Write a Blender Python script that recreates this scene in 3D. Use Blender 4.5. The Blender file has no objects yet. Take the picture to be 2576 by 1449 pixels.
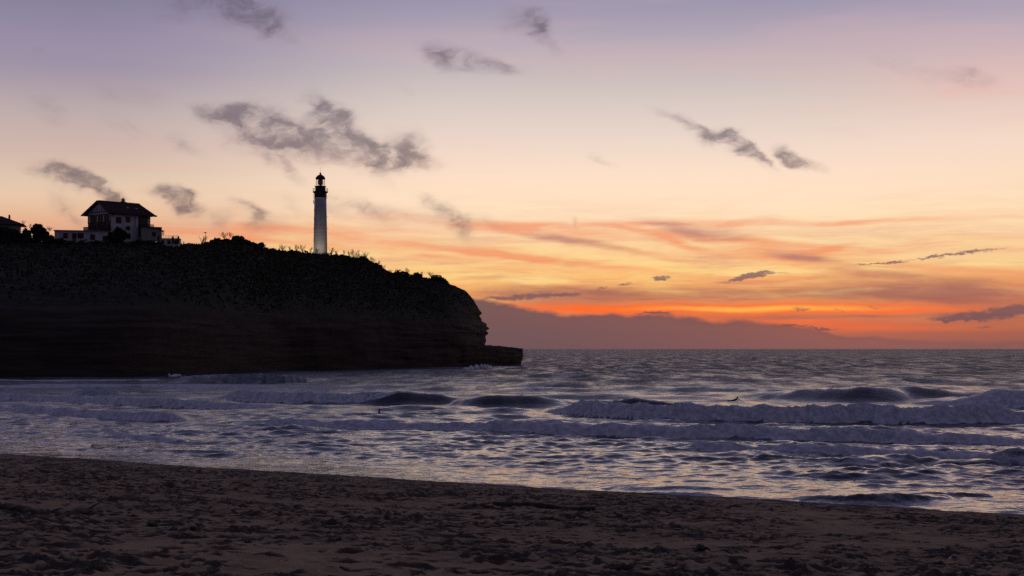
import bpy, bmesh, math, random
import numpy as np
from mathutils import Vector, Matrix

random.seed(7)
RNG = np.random.default_rng(11)
scene = bpy.context.scene
COL = scene.collection
R = math.radians
EYE = 7.0            # height of the photographer's eye above the sea, metres
F = 1600.0           # focal length in pixels of a 1024 px wide frame
HY = 348.7           # horizon row in that frame


def lin(r, g, b):
    out = []
    for c in (r, g, b):
        c = max(0.0, c / 255.0)
        out.append(c / 12.92 if c <= 0.04045 else ((c + 0.055) / 1.055) ** 2.4)
    return out


# ------------------------------------------------------------------ camera
cam_data = bpy.data.cameras.new("camera")
cam_data.sensor_width = 36.0
cam_data.lens = 36.0 * F / 1024.0
cam_data.shift_y = (HY - 288.0) / 1024.0
cam_data.clip_start = 0.1
cam_data.clip_end = 80000.0
cam = bpy.data.objects.new("camera", cam_data)
COL.objects.link(cam)
cam.location = (0, 0, EYE)
cam.rotation_euler = (R(90), 0, 0)
scene.camera = cam

# ------------------------------------------------------------------ world: dusk sky
world = bpy.data.worlds.new("World")
scene.world = world
world.use_nodes = True
NT = world.node_tree
NT.nodes.clear()


class G:
    """small helper for building node graphs"""

    def __init__(self, nt):
        self.nt = nt

    def node(self, t, **kw):
        n = self.nt.nodes.new(t)
        for k, v in kw.items():
            setattr(n, k, v)
        return n

    def put(self, sock, v):
        if v is None:
            return
        if isinstance(v, bpy.types.NodeSocket):
            self.nt.links.new(v, sock)
        else:
            sock.default_value = v

    def math(self, op, a, b=None, c=None, clamp=False):
        n = self.node("ShaderNodeMath", operation=op, use_clamp=clamp)
        for s, v in zip(n.inputs, (a, b, c)):
            self.put(s, v)
        return n.outputs[0]

    def vmath(self, op, a, b=None, scale=None):
        n = self.node("ShaderNodeVectorMath", operation=op)
        self.put(n.inputs[0], a)
        self.put(n.inputs[1], b)
        if scale is not None:
            self.put(n.inputs[3], scale)
        return n.outputs["Value"] if op in ("LENGTH", "DOT_PRODUCT", "DISTANCE") else n.outputs[0]

    def mix(self, fac, a, b, blend="MIX"):
        n = self.node("ShaderNodeMix", data_type="RGBA", blend_type=blend)
        self.put(n.inputs[0], fac)
        for s, v in ((n.inputs[6], a), (n.inputs[7], b)):
            self.put(s, v if isinstance(v, bpy.types.NodeSocket) else (*v, 1.0))
        return n.outputs[2]

    def rng(self, v, a, b, c=0.0, d=1.0, smooth=True):
        n = self.node("ShaderNodeMapRange", interpolation_type="SMOOTHSTEP" if smooth else "LINEAR")
        for s, x in zip(n.inputs, (v, a, b, c, d)):
            self.put(s, x)
        return n.outputs[0]

    def noise(self, vec, scale, detail=4.0, rough=0.55, out=0, dist=0.0):
        n = self.node("ShaderNodeTexNoise")
        self.put(n.inputs["Vector"], vec)
        n.inputs["Scale"].default_value = scale
        n.inputs["Detail"].default_value = detail
        n.inputs["Roughness"].default_value = rough
        n.inputs["Distortion"].default_value = dist
        return n.outputs[out]

    def mapping(self, vec, loc=(0, 0, 0), rot=(0, 0, 0), scale=(1, 1, 1), kind="POINT"):
        n = self.node("ShaderNodeMapping", vector_type=kind)
        self.put(n.inputs[0], vec)
        n.inputs[1].default_value = loc
        n.inputs[2].default_value = rot
        n.inputs[3].default_value = scale
        return n.outputs[0]

    def ramp(self, fac, stops):
        n = self.node("ShaderNodeValToRGB")
        cr = n.color_ramp
        while len(cr.elements) > 1:
            cr.elements.remove(cr.elements[-1])
        cr.elements[0].position = stops[0][0]
        cr.elements[0].color = (*stops[0][1], 1)
        for p, c in stops[1:]:
            e = cr.elements.new(p)
            e.color = (*c, 1)
        self.put(n.inputs[0], fac)
        return n.outputs[0]


w = G(NT)
tc = w.node("ShaderNodeTexCoord")
sep = w.node("ShaderNodeSeparateXYZ")
NT.links.new(tc.outputs["Generated"], sep.inputs[0])
az = w.math("ARCTAN2", sep.outputs[0], sep.outputs[1])
el = w.math("ARCSINE", sep.outputs[2])
U = w.math("MULTIPLY", az, F)
V = w.math("MULTIPLY", el, F)
cmb = w.node("ShaderNodeCombineXYZ")
NT.links.new(U, cmb.inputs[0])
NT.links.new(V, cmb.inputs[1])
UV = cmb.outputs[0]
SK = 1024.0 / 2576.0


def sky_uv(x, y):
    """direction (azimuth, elevation, both times F) of a point given in 2576-wide picture units"""
    dx, dy = x * SK - 512.0, HY - y * SK
    return math.atan2(dx, F) * F, math.atan2(dy, math.hypot(F, dx)) * F


def fac_of(y_src):
    e = math.degrees(math.atan2(HY - y_src / 4.0, F))
    return math.sqrt(max(e, 0.0) / 90.0)


fac = w.math("SQRT", w.math("DIVIDE", w.math("MAXIMUM", el, 0.0), math.pi / 2))
HIGH = [(math.sqrt(20 / 90), lin(100, 102, 138)), (math.sqrt(38 / 90), lin(80, 83, 118)), (1.0, lin(66, 69, 102))]


def stops(tab, top):
    return [(fac_of(y), lin(*c)) for y, c in tab] + HIGH


rampL = w.ramp(fac, stops([(1395, (130, 100, 105)), (1250, (185, 130, 115)), (1100, (214, 150, 122)), (1000, (222, 160, 130)), (930, (222, 168, 138)), (870, (228, 186, 153)),
                           (807, (231, 200, 172)), (745, (223, 196, 173)), (621, (206, 180, 170)), (528, (195, 174, 171)),
                           (466, (186, 169, 170)), (373, (170, 155, 166)), (310, (157, 145, 165)), (217, (147, 138, 164)),
                           (124, (142, 133, 159)), (0, (128, 124, 152))], 0))
rampC = w.ramp(fac, stops([(1395, (140, 98, 98)), (1330, (190, 105, 82)), (1270, (222, 112, 72)), (1220, (232, 138, 84)), (1170, (245, 182, 108)),
                           (1100, (251, 203, 126)), (1030, (252, 214, 150)), (960, (252, 217, 163)), (900, (254, 221, 178)), (840, (254, 225, 192)),
                           (760, (254, 225, 197)), (683, (250, 222, 199)), (560, (235, 214, 201)), (418, (216, 201, 194)),
                           (304, (199, 187, 187)), (200, (184, 172, 183)), (100, (169, 159, 177)), (0, (153, 147, 171))], 0))
rampR = w.ramp(fac, stops([(1395, (126, 90, 92)), (1340, (165, 96, 80)), (1290, (190, 108, 80)), (1220, (205, 122, 86)), (1130, (238, 165, 102)),
                           (1060, (246, 202, 144)), (950, (251, 215, 168)), (860, (254, 223, 184)), (780, (253, 222, 191)),
                           (600, (245, 217, 199)), (480, (233, 206, 193)), (360, (221, 192, 186)), (250, (201, 179, 184)),
                           (130, (178, 165, 182)), (0, (162, 151, 174))], 0))
base = w.mix(w.rng(U, -430, -40), rampL, rampC)
base = w.mix(w.rng(U, 200, 520), base, rampR)

# wind-warped coordinates
nz1 = w.noise(w.mapping(UV, rot=(0, 0, R(-32)), scale=(0.85, 1.7, 1)), 1 / 44.0, 5.0, 0.55, out=1)
off1 = w.vmath("MULTIPLY", w.vmath("SUBTRACT", nz1, (0.5, 0.5, 0.5)), (52, 26, 0))
UVA = w.vmath("ADD", UV, off1)
nz2 = w.noise(w.mapping(UV, rot=(0, 0, R(6)), scale=(0.35, 1.3, 1)), 1 / 40.0, 5.0, 0.55, out=1)
off2 = w.vmath("MULTIPLY", w.vmath("SUBTRACT", nz2, (0.5, 0.5, 0.5)), (70, 13, 0))
UVB = w.vmath("ADD", UV, off2)


LAST = [None]        # ties each puff to the one before, so that the shader needs few registers at a time


def blob(vec, x, y, hl, hw, tilt, s, grow=1.25, inner=0.0):
    u0, v0 = sky_uv(x, y)
    if LAST[0] is not None:
        n = w.node("ShaderNodeVectorMath", operation="MULTIPLY_ADD")
        w.put(n.inputs[0], LAST[0])
        n.inputs[1].default_value = (1e-7, 1e-7, 1e-7)
        w.put(n.inputs[2], vec)
        vec = n.outputs[0]
    m = w.mapping(vec, loc=(u0, v0, 0), rot=(0, 0, R(-tilt)), scale=(hl * SK * grow, hw * SK * grow, 1), kind="TEXTURE")
    return w.rng(w.vmath("LENGTH", m), 1.0, inner, 0.0, s)


def total(vec, rows, op="ADD", grow=1.25):
    acc = None
    for r in rows:
        b = blob(vec, *r, grow)
        acc = b if acc is None else w.math(op, acc, b)
        LAST[0] = acc
    return acc


# broad thin cirrus veil, streaked along the wind
veil = w.noise(w.mapping(UVB, rot=(0, 0, R(4)), scale=(0.16, 1.15, 1)), 1 / 26.0, 5.0, 0.6)
hair = w.rng(w.noise(w.mapping(UVB, loc=(77, 31, 0), rot=(0, 0, R(7)), scale=(0.09, 1.5, 1)), 1 / 9.0, 6.0, 0.66), 0.34, 0.62, 0.25, 1.0)
veil_band = w.math("MULTIPLY", w.rng(V, 14, 45), w.rng(V, 175, 85))
front = w.rng(w.math("ABSOLUTE", az), 1.4, 0.5)
veil_a = w.math("MULTIPLY", w.math("MULTIPLY", w.math("MULTIPLY", w.rng(veil, 0.40, 0.60), hair), veil_band), w.math("MULTIPLY", front, 0.58))
skyc = w.mix(veil_a, base, w.mix(w.rng(V, 60, 130), lin(240, 148, 96), lin(238, 172, 138)))
veilm = w.noise(w.mapping(UVB, loc=(-210, 97, 0), rot=(0, 0, R(8)), scale=(0.13, 1.3, 1)), 1 / 24.0, 6.0, 0.62)
veilm_a = w.math("MULTIPLY", w.math("MULTIPLY", w.math("MULTIPLY", w.rng(veilm, 0.46, 0.64), hair), w.math("MULTIPLY", w.rng(V, 10, 40), w.rng(V, 150, 70))), w.math("MULTIPLY", front, 0.72))
skyc = w.mix(veilm_a, skyc, w.mix(w.rng(V, 40, 110), lin(206, 112, 84), lin(212, 150, 132)))
gold = w.noise(w.mapping(UVB, loc=(150, -60, 0), rot=(0, 0, R(5)), scale=(0.11, 1.6, 1)), 1 / 20.0, 5.0, 0.6)
gold_a = w.math("MULTIPLY", w.math("MULTIPLY", w.rng(gold, 0.5, 0.7), w.math("MULTIPLY", w.rng(V, 40, 60), w.rng(V, 135, 90))), w.math("MULTIPLY", front, 0.65))
skyc = w.mix(gold_a, skyc, lin(255, 224, 150))
veil2 = w.noise(w.mapping(UVB, loc=(300, 40, 0), rot=(0, 0, R(2)), scale=(0.1, 1.0, 1)), 1 / 60.0, 4.0, 0.55)
pink_a = w.math("MULTIPLY", w.math("MULTIPLY", w.rng(veil2, 0.46, 0.7), w.rng(V, 80, 130)), w.math("MULTIPLY", front, w.rng(U, -330, 120, 0.05, 0.22)))
skyc = w.mix(pink_a, skyc, lin(232, 182, 176))

# orange lit streaks (x, y, half length, half width, tilt, strength)
orange = total(UVB, [
    (2130, 556, 520, 8, -0.5, .75), (1760, 556, 150, 8, 0, .4), (1710, 612, 120, 9, 13, .8), (1950, 632, 130, 20, 6, .75), (2045, 628, 50, 10, -12, .7),
    (1330, 650, 110, 8, 9, .55), (1720, 647, 160, 9, 8, .45), (2080, 676, 190, 12, 9, .75), (2420, 690, 180, 14, 3, .55),
    (1000, 606, 420, 13, 4, .65), (1500, 622, 200, 12, 9, .5), (1640, 590, 260, 18, 4, .4), (1900, 720, 300, 6, 2, .8),
    (1430, 770, 160, 22, 4, .5), (2280, 590, 260, 10, 2, .35), (1010, 575, 300, 10, 2, .4), (1250, 640, 300, 10, 5, .6), (1500, 665, 260, 9, 6, .5), (1850, 600, 300, 9, 5, .55), (2250, 625, 260, 10, -2, .4), (2350, 668, 220, 10, 5, .6), (1650, 690, 260, 8, 3, .4), (560, 600, 260, 14, 3, .6), (1180, 560, 300, 13, 4, .55), (700, 574, 260, 12, 2, .5), (930, 628, 240, 9, 5, .6), (1380, 585, 220, 12, 6, .5), (1560, 560, 200, 8, 3, .4), (330, 420, 330, 10, 1, .3), (2450, 222, 200, 26, 6, .3),
    (2120, 235, 200, 14, 4, .22), (520, 585, 220, 12, 3, .3)], grow=1.9)
streak_n = w.noise(w.mapping(UVB, rot=(0, 0, R(7)), scale=(0.22, 1.5, 1)), 1 / 15.0, 5.0, 0.6)
orange_a = w.rng(w.math("MULTIPLY", w.math("MULTIPLY", orange, 1.25), w.math("ADD", -0.1, w.math("MULTIPLY", streak_n, 2.0))), 0.08, 1.4, 0.0, 0.74)
skyc = w.mix(orange_a, skyc, lin(240, 140, 96))

# mauve shaded streaks
mauve = total(UVB, [
    (1440, 608, 125, 12, 8, .8), (1400, 600, 60, 10, 5, .5), (1740, 578, 130, 26, 6, .55), (1860, 590, 60, 22, 5, .4), (1990, 644, 80, 13, 6, .75),
    (2090, 662, 160, 14, 8, .5), (1850, 737, 560, 25, 1, .85), (2350, 722, 330, 30, 2, .75), (1420, 752, 260, 26, 2, .6), (2100, 797, 420, 9, 0.3, .85),
    (1060, 545, 190, 16, 8, .32), (2420, 752, 240, 22, 0, .55), (1330, 735, 200, 16, 0, .4), (2480, 800, 120, 40, 0, .5), (1700, 572, 110, 18, 12, .5), (1620, 640, 120, 9, 9, .4), (2200, 690, 200, 14, 4, .45)], grow=1.6)
mauve_a = w.rng(w.math("MULTIPLY", mauve, w.math("ADD", 0.2, w.math("MULTIPLY", streak_n, 1.5))), 0.06, 1.25, 0.0, 0.9)
skyc = w.mix(mauve_a, skyc, w.mix(w.rng(V, 130, 40), lin(190, 130, 122), lin(160, 98, 88)))

# the last glow over the place where the sun went down
glow = total(UVB, [(1880, 776, 580, 19, 0.2, .95), (1500, 778, 240, 15, 2, .7), (2300, 784, 300, 9, 0, .5), (2200, 826, 330, 10, 0.5, .45), (2000, 812, 240, 8, 1, .5)])
skyc = w.mix(w.math("MULTIPLY", glow, 1.0, clamp=True), skyc, lin(252, 108, 48))
hot = total(UVB, [(1900, 777, 360, 9, 0.2, .98), (1880, 722, 200, 3, 2, .3)])
skyc = w.mix(w.math("MULTIPLY", hot, 1.0, clamp=True), skyc, lin(255, 182, 84))

# the low grey bank lying on the horizon: a height that falls towards the right
bn = w.noise(w.mapping(UV, scale=(0.35, 0.8, 1)), 1 / 15.0, 7.0, 0.6)
kn = w.node("ShaderNodeFloatCurve")
kn.mapping.use_clip = False
pts = [(1000, 742), (1180, 748), (1250, 757), (1380, 781), (1480, 790), (1640, 787), (1750, 800), (1880, 806), (1960, 812), (2060, 828), (2150, 843), (2576, 858)]
cv = kn.mapping.curves[0]
uv = [sky_uv(*p) for p in pts]
norm = [((a + 600) / 1200.0, b / 100.0) for a, b in uv]
norm = [(0.0, norm[0][1])] + norm + [(1.0, 0.05)]
while len(cv.points) < len(norm):
    cv.points.new(0.5, 0.5)
for p, q in zip(cv.points, norm):
    p.location = q
kn.mapping.update()
NT.links.new(w.math("DIVIDE", w.math("ADD", U, 600.0), 1200.0, clamp=True), kn.inputs["Value"])
bank_top = w.math("ADD", w.math("MULTIPLY", kn.outputs[0], 100.0), w.math("MULTIPLY", w.math("SUBTRACT", bn, 0.5), 17.0))
bank_a = w.math("MULTIPLY", w.rng(w.math("SUBTRACT", bank_top, V), -1.5, 4.0), w.rng(U, 480, 180, 0.55, 0.93))
bank_c = w.mix(w.rng(U, -60, 420), lin(103, 83, 88), lin(138, 90, 86))
bank_c = w.mix(w.math("MULTIPLY", w.rng(w.math("SUBTRACT", bank_top, V), 9, 0), 0.45), bank_c, lin(100, 76, 84))
skyc = w.mix(bank_a, skyc, bank_c)

# small dark clouds: low strips
off3 = w.vmath("MULTIPLY", w.vmath("SUBTRACT", w.noise(w.mapping(UV, scale=(0.6, 1.2, 1)), 1 / 6.0, 5.0, 0.65, out=1), (0.5, 0.5, 0.5)), (20, 9, 0))
UVS = w.vmath("ADD", w.vmath("ADD", UV, off3), w.vmath("MULTIPLY", off2, (0.35, 0.35, 0)))
strips = total(UVS, [
    (1330, 746, 120, 10, -4, .9), (1420, 741, 40, 8, -3, .7), (1665, 700, 34, 7, 0, .95), (1570, 715, 32, 5, -3, .8), (1515, 724, 28, 5, -18, .6),
    (1870, 697, 75, 9, -13, .85), (1905, 690, 45, 9, -8, .8), (1960, 686, 60, 4, 3, .5), (2215, 660, 90, 4, -3, .85), (2330, 648, 50, 4, -7, .5),
    (2430, 636, 130, 6, -6, .75), (2020, 778, 26, 6, 3, .7), (2105, 782, 18, 5, 20, .5), (2200, 774, 24, 5, 8, .4), (2340, 763, 20, 8, 15, .4),
    (2480, 792, 150, 19, -4, .9), (2576, 775, 90, 18, -6, .7), (2475, 826, 35, 4, 0, .6), (1640, 788, 60, 6, 1, .9), (1990, 818, 60, 5, 2, .8),
    (2060, 826, 60, 4, 2, .8), (1240, 748, 60, 7, 0, .6), (2400, 806, 70, 7, 0, .6)])
strip_n = w.noise(w.mapping(UV, rot=(0, 0, R(8)), scale=(0.55, 1.3, 1)), 1 / 7.0, 5.0, 0.62)
strip_a = w.rng(w.math("MULTIPLY", strips, w.math("ADD", -0.2, w.math("MULTIPLY", strip_n, 2.4))), 0.1, 0.8, 0.0, 0.85)
skyc = w.mix(strip_a, skyc, w.mix(w.rng(V, 70, 25), lin(122, 90, 100), lin(108, 82, 88)))

# small dark clouds: wind-torn fractus higher up
fract = total(UVA, [
    (560, 8, 165, 48, 14, 0.90), (650, 52, 90, 30, 32, 0.65), (420, 22, 50, 24, 40, 0.38), (1312, 50, 62, 30, 8, 0.75), (1372, 74, 50, 20, 45, 0.50),
    (1105, 130, 66, 28, 28, 0.60), (1175, 160, 90, 26, 10, 0.60), (1265, 172, 60, 20, 8, 0.48),
    (680, 322, 95, 40, 24, 0.95), (745, 368, 75, 28, 25, 0.70), (640, 350, 60, 40, 40, 0.60), (535, 288, 60, 18, 14, 0.60), (600, 280, 60, 14, 5, 0.45),
    (815, 290, 55, 34, 38, 0.90), (875, 335, 90, 36, 40, 0.98), (935, 385, 60, 28, 30, 0.90), (1025, 378, 66, 42, 14, 1.00), (860, 390, 70, 26, 40, 0.62),
    (1000, 400, 90, 16, 4, 0.60), (690, 415, 60, 18, 22, 0.42), (735, 425, 50, 20, 40, 0.38),
    (1730, 312, 70, 13, 22, 0.62), (1800, 345, 90, 20, 20, 0.62), (1850, 345, 48, 22, 28, 0.85), (1890, 380, 55, 18, 45, 0.75), (1930, 405, 30, 9, 30, 0.60),
    (1990, 395, 40, 16, 22, 0.80), (2030, 410, 45, 16, 12, 0.85),
    (125, 440, 60, 20, 12, 0.90), (175, 445, 50, 18, 15, 0.80), (235, 470, 80, 24, 33, 0.95), (290, 500, 50, 18, 38, 0.60),
    (435, 500, 58, 24, 18, 0.70), (475, 520, 56, 24, 35, 0.65), (440, 495, 30, 20, 10, 0.60), (470, 365, 48, 20, 32, 0.50), (180, 530, 62, 26, 36, 0.62),
    (630, 548, 50, 24, 42, 0.55), (560, 560, 28, 26, 50, 0.52), (745, 515, 45, 20, 30, 0.38), (905, 530, 80, 24, 22, 0.52), (1120, 535, 60, 28, 24, 0.62),
    (1165, 565, 44, 26, 45, 0.60), (1525, 405, 36, 14, 24, 0.42), (1455, 562, 22, 8, 45, 0.50), (2440, 192, 56, 24, 10, 0.62), (2275, 170, 90, 18, 16, 0.36),
    (120, 278, 60, 26, 28, 0.42), (330, 236, 70, 22, 8, 0.42), (950, 440, 44, 18, 50, 0.33), (330, 310, 60, 14, 40, 0.30), (1830, 330, 34, 16, -20, 0.52), (770, 345, 70, 30, 30, .6), (960, 392, 60, 24, 15, .55), (560, 300, 80, 16, 12, .24), (1000, 545, 80, 20, 15, .4), (1060, 505, 50, 16, 25, .3), (620, 520, 40, 16, 35, .4), (680, 560, 50, 16, 25, .4), (1235, 555, 50, 16, 20, .35), (840, 520, 30, 18, 40, .4), (300, 320, 50, 12, 45, .3), (560, 340, 50, 18, 50, .35), (1020, 225, 30, 10, 45, .3), (100, 130, 40, 10, -20, .35), (1380, 100, 60, 14, 40, .35), (2130, 330, 60, 12, 10, .2)], grow=1.9)
fr_n = w.noise(w.mapping(UVA, rot=(0, 0, R(-33)), scale=(0.8, 1.3, 1)), 1 / 20.0, 7.0, 0.62)
fract_a = w.rng(w.math("MULTIPLY", w.math("MINIMUM", fract, 1.05), w.math("ADD", -0.3, w.math("MULTIPLY", fr_n, 2.5))), 0.0, 1.4, 0.0, 0.76)
skyc = w.mix(fract_a, skyc, w.mix(w.rng(fract_a, 0.15, 0.8), w.mix(w.rng(V, 330, 120), lin(124, 110, 126), lin(128, 106, 112)), w.mix(w.rng(V, 330, 120), lin(100, 89, 107), lin(88, 73, 86))))

# away from the sunset the sky is the even blue-violet of dusk
east = w.ramp(fac, [(0.0, lin(80, 73, 92)), (0.3, lin(84, 78, 100)), (0.6, lin(74, 74, 102)), (1.0, lin(66, 69, 102))])
skyc = w.mix(w.rng(w.math("ABSOLUTE", az), 0.42, 2.1), skyc, east)

nish = w.node("ShaderNodeTexSky", sky_type="NISHITA")
nish.sun_disc = False
nish.sun_elevation = R(-2.0)
nish.sun_rotation = R(5.5)
bg1 = w.node("ShaderNodeBackground")
NT.links.new(skyc, bg1.inputs[0])
bg1.inputs[1].default_value = 1.0
bg2 = w.node("ShaderNodeBackground")
NT.links.new(nish.outputs[0], bg2.inputs[0])
bg2.inputs[1].default_value = 0.02
addb = w.node("ShaderNodeAddShader")
NT.links.new(bg1.outputs[0], addb.inputs[0])
NT.links.new(bg2.outputs[0], addb.inputs[1])
outw = w.node("ShaderNodeOutputWorld")
NT.links.new(addb.outputs[0], outw.inputs[0])
world.cycles.sampling_method = "MANUAL"
world.cycles.sample_map_resolution = 1024

# ------------------------------------------------------------------ exposure
scene.view_settings.view_transform = "Standard"
scene.view_settings.look = "None"
scene.view_settings.exposure = 0.0
scene.view_settings.gamma = 1.0
scene.view_settings.use_curve_mapping = False
scene.cycles.max_bounces = 5
scene.cycles.diffuse_bounces = 2
scene.cycles.glossy_bounces = 3
scene.cycles.transparent_max_bounces = 6
scene.cycles.sample_clamp_indirect = 4.0
scene.cycles.use_adaptive_sampling = True
scene.cycles.adaptive_threshold = 0.01
scene.cycles.use_denoising = False
scene.cycles.adaptive_min_samples = 16

#@@GEOMETRY
# ------------------------------------------------------------------ general helpers
def tag(o, label=None, cat=None, group=None, kind=None):
    for k, v in (("label", label), ("category", cat), ("group", group), ("kind", kind)):
        if v:
            o[k] = v
    return o


def empty(name, loc=(0, 0, 0), rz=0.0, parent=None):
    o = bpy.data.objects.new(name, None)
    COL.objects.link(o)
    o.location = loc
    o.rotation_euler = (0, 0, rz)
    o.parent = parent
    o.empty_display_size = 0.2
    return o


def link(name, me, mat=None, parent=None):
    o = bpy.data.objects.new(name, me)
    COL.objects.link(o)
    if mat is not None and not me.materials:
        me.materials.append(mat)
    o.parent = parent
    return o


def np_mesh(name, verts, faces, smooth=True):
    """verts (n,3) and faces (m,k) as arrays"""
    me = bpy.data.meshes.new(name)
    verts = np.asarray(verts, dtype=np.float32)
    faces = np.asarray(faces, dtype=np.int32)
    m, k = faces.shape
    me.vertices.add(len(verts))
    me.vertices.foreach_set("co", verts.ravel())
    me.loops.add(m * k)
    me.loops.foreach_set("vertex_index", faces.ravel())
    me.polygons.add(m)
    me.polygons.foreach_set("loop_start", np.arange(0, m * k, k, dtype=np.int32))
    me.polygons.foreach_set("use_smooth", np.full(m, smooth, dtype=bool))
    me.update(calc_edges=True)
    return me


def grid_faces(nr, nc):
    i = np.arange(nr * nc).reshape(nr, nc)
    return np.stack([i[:-1, :-1], i[:-1, 1:], i[1:, 1:], i[1:, :-1]], -1).reshape(-1, 4)


class MB:
    """collects simple solids into one mesh"""

    def __init__(self):
        self.v, self.f = [], []

    def add(self, vs, fs):
        n = len(self.v)
        self.v += [tuple(p) for p in vs]
        self.f += [tuple(n + i for i in f) for f in fs]
        return self

    def box(self, c, s, rz=0.0, m=None):
        vs = []
        for dz in (-1, 1):
            for dx, dy in ((-1, -1), (1, -1), (1, 1), (-1, 1)):
                p = Vector((dx * s[0] / 2, dy * s[1] / 2, dz * s[2] / 2))
                p.rotate(Matrix.Rotation(rz, 3, "Z"))
                if m is not None:
                    p = m @ p
                vs.append(p + Vector(c))
        return self.add(vs, [(3, 2, 1, 0), (4, 5, 6, 7), (0, 1, 5, 4), (1, 2, 6, 5), (2, 3, 7, 6), (3, 0, 4, 7)])

    def tube(self, pts, radii, n=6, caps=True):
        pts = [Vector(p) for p in pts]
        if not isinstance(radii, (list, tuple)):
            radii = [radii] * len(pts)
        rings = []
        for i, p in enumerate(pts):
            d = (pts[min(i + 1, len(pts) - 1)] - pts[max(i - 1, 0)]).normalized()
            a = d.cross(Vector((0, 0, 1)) if abs(d.z) < 0.9 else Vector((1, 0, 0))).normalized()
            b = d.cross(a)
            rings.append([p + (a * math.cos(2 * math.pi * k / n) + b * math.sin(2 * math.pi * k / n)) * radii[i] for k in range(n)])
        vs = [q for r in rings for q in r]
        fs = []
        for i in range(len(pts) - 1):
            for k in range(n):
                k2 = (k + 1) % n
                fs.append((i * n + k, i * n + k2, (i + 1) * n + k2, (i + 1) * n + k))
        if caps and n > 2:
            fs.append(tuple(reversed(range(n))))
            fs.append(tuple((len(pts) - 1) * n + k for k in range(n)))
        return self.add(vs, fs)

    def lathe(self, prof, n=32, c=(0, 0, 0), cap=True):
        vs, fs = [], []
        for r, z in prof:
            for k in range(n):
                a = 2 * math.pi * k / n
                vs.append((c[0] + r * math.cos(a), c[1] + r * math.sin(a), c[2] + z))
        for i in range(len(prof) - 1):
            for k in range(n):
                k2 = (k + 1) % n
                fs.append((i * n + k, i * n + k2, (i + 1) * n + k2, (i + 1) * n + k))
        if cap:
            fs.append(tuple(reversed(range(n))))
            fs.append(tuple((len(prof) - 1) * n + k for k in range(n)))
        return self.add(vs, fs)

    def slab(self, quad, t):
        """a plank with the quad as its top face, t thick downwards along its normal"""
        q = [Vector(p) for p in quad]
        nrm = (q[1] - q[0]).cross(q[2] - q[0]).normalized()
        lo = [p - nrm * t for p in q]
        k = len(q)
        fs = [tuple(range(k)), tuple(reversed(range(k, 2 * k)))]
        for i in range(k):
            j = (i + 1) % k
            fs.append((i, i + k, j + k, j))
        return self.add(q + lo, fs)

    def build(self, name, mat, parent=None, smooth=False):
        me = bpy.data.meshes.new(name)
        me.from_pydata([tuple(p) for p in self.v], [], self.f)
        if smooth:
            me.polygons.foreach_set("use_smooth", np.full(len(me.polygons), True))
        me.update()
        return link(name, me, mat, parent)


def _hash(ix, iy, seed):
    h = (ix.astype(np.int64) * 374761393 + iy.astype(np.int64) * 668265263 + seed * 1442695041) & 0xFFFFFFFF
    h = ((h ^ (h >> 13)) * 1274126177) & 0xFFFFFFFF
    return (h ^ (h >> 16)) & 0xFFFFFFFF


def perlin(x, y, seed=0):
    x, y = np.broadcast_arrays(np.asarray(x, float), np.asarray(y, float))
    ix, iy = np.floor(x).astype(np.int64), np.floor(y).astype(np.int64)
    fx, fy = x - ix, y - iy
    u, v = fx * fx * fx * (fx * (fx * 6 - 15) + 10), fy * fy * fy * (fy * (fy * 6 - 15) + 10)

    def g(dx, dy):
        a = _hash(ix + dx, iy + dy, seed) * (2 * math.pi / 4294967296.0)
        return np.cos(a) * (fx - dx) + np.sin(a) * (fy - dy)

    a = g(0, 0) * (1 - u) + g(1, 0) * u
    b = g(0, 1) * (1 - u) + g(1, 1) * u
    return (a * (1 - v) + b * v) * 1.5


def fbm(x, y, seed=0, octaves=4, gain=0.5):
    s, a, t = 0.0, 1.0, 0.0
    for i in range(octaves):
        s = s + a * perlin(x * 2 ** i, y * 2 ** i, seed + i * 17)
        t += a
        a *= gain
    return s / t


def sstep(x, a, b):
    t = np.clip((x - a) / (b - a), 0, 1)
    return t * t * (3 - 2 * t)


def world_at(xs, ys, D):
    """the point that stands D metres out and shows at (xs, ys) of the 4096 px photograph"""
    return Vector(((xs / 4.0 - 512.0) * D / F, D, EYE + (HY - ys / 4.0) * D / F))


# ------------------------------------------------------------------ materials
def principled(name, col, rough=0.8, spec=0.3, metal=0.0):
    m = bpy.data.materials.new(name)
    m.use_nodes = True
    b = m.node_tree.nodes["Principled BSDF"]
    b.inputs["Base Color"].default_value = (*col, 1)
    b.inputs["Roughness"].default_value = rough
    b.inputs["Specular IOR Level"].default_value = spec
    b.inputs["Metallic"].default_value = metal
    return m


def grainy(name, c1, c2, scale, rough=0.85, spec=0.25, bump=0.0, stretch=(1, 1, 1), lo=0.35, hi=0.65, detail=5):
    m = principled(name, c1, rough, spec)
    g = G(m.node_tree)
    b = m.node_tree.nodes["Principled BSDF"]
    t = g.node("ShaderNodeTexCoord")
    v = g.mapping(t.outputs["Object"], scale=stretch)
    n = g.noise(v, scale, detail, 0.6)
    g.put(b.inputs["Base Color"], g.mix(g.rng(n, lo, hi), c1, c2))
    if bump:
        bn_ = g.node("ShaderNodeBump")
        bn_.inputs["Strength"].default_value = 1.0
        bn_.inputs["Distance"].default_value = bump
        g.put(bn_.inputs["Height"], g.noise(v, scale * 2.0, detail, 0.65))
        g.put(b.inputs["Normal"], bn_.outputs[0])
    return m


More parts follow.
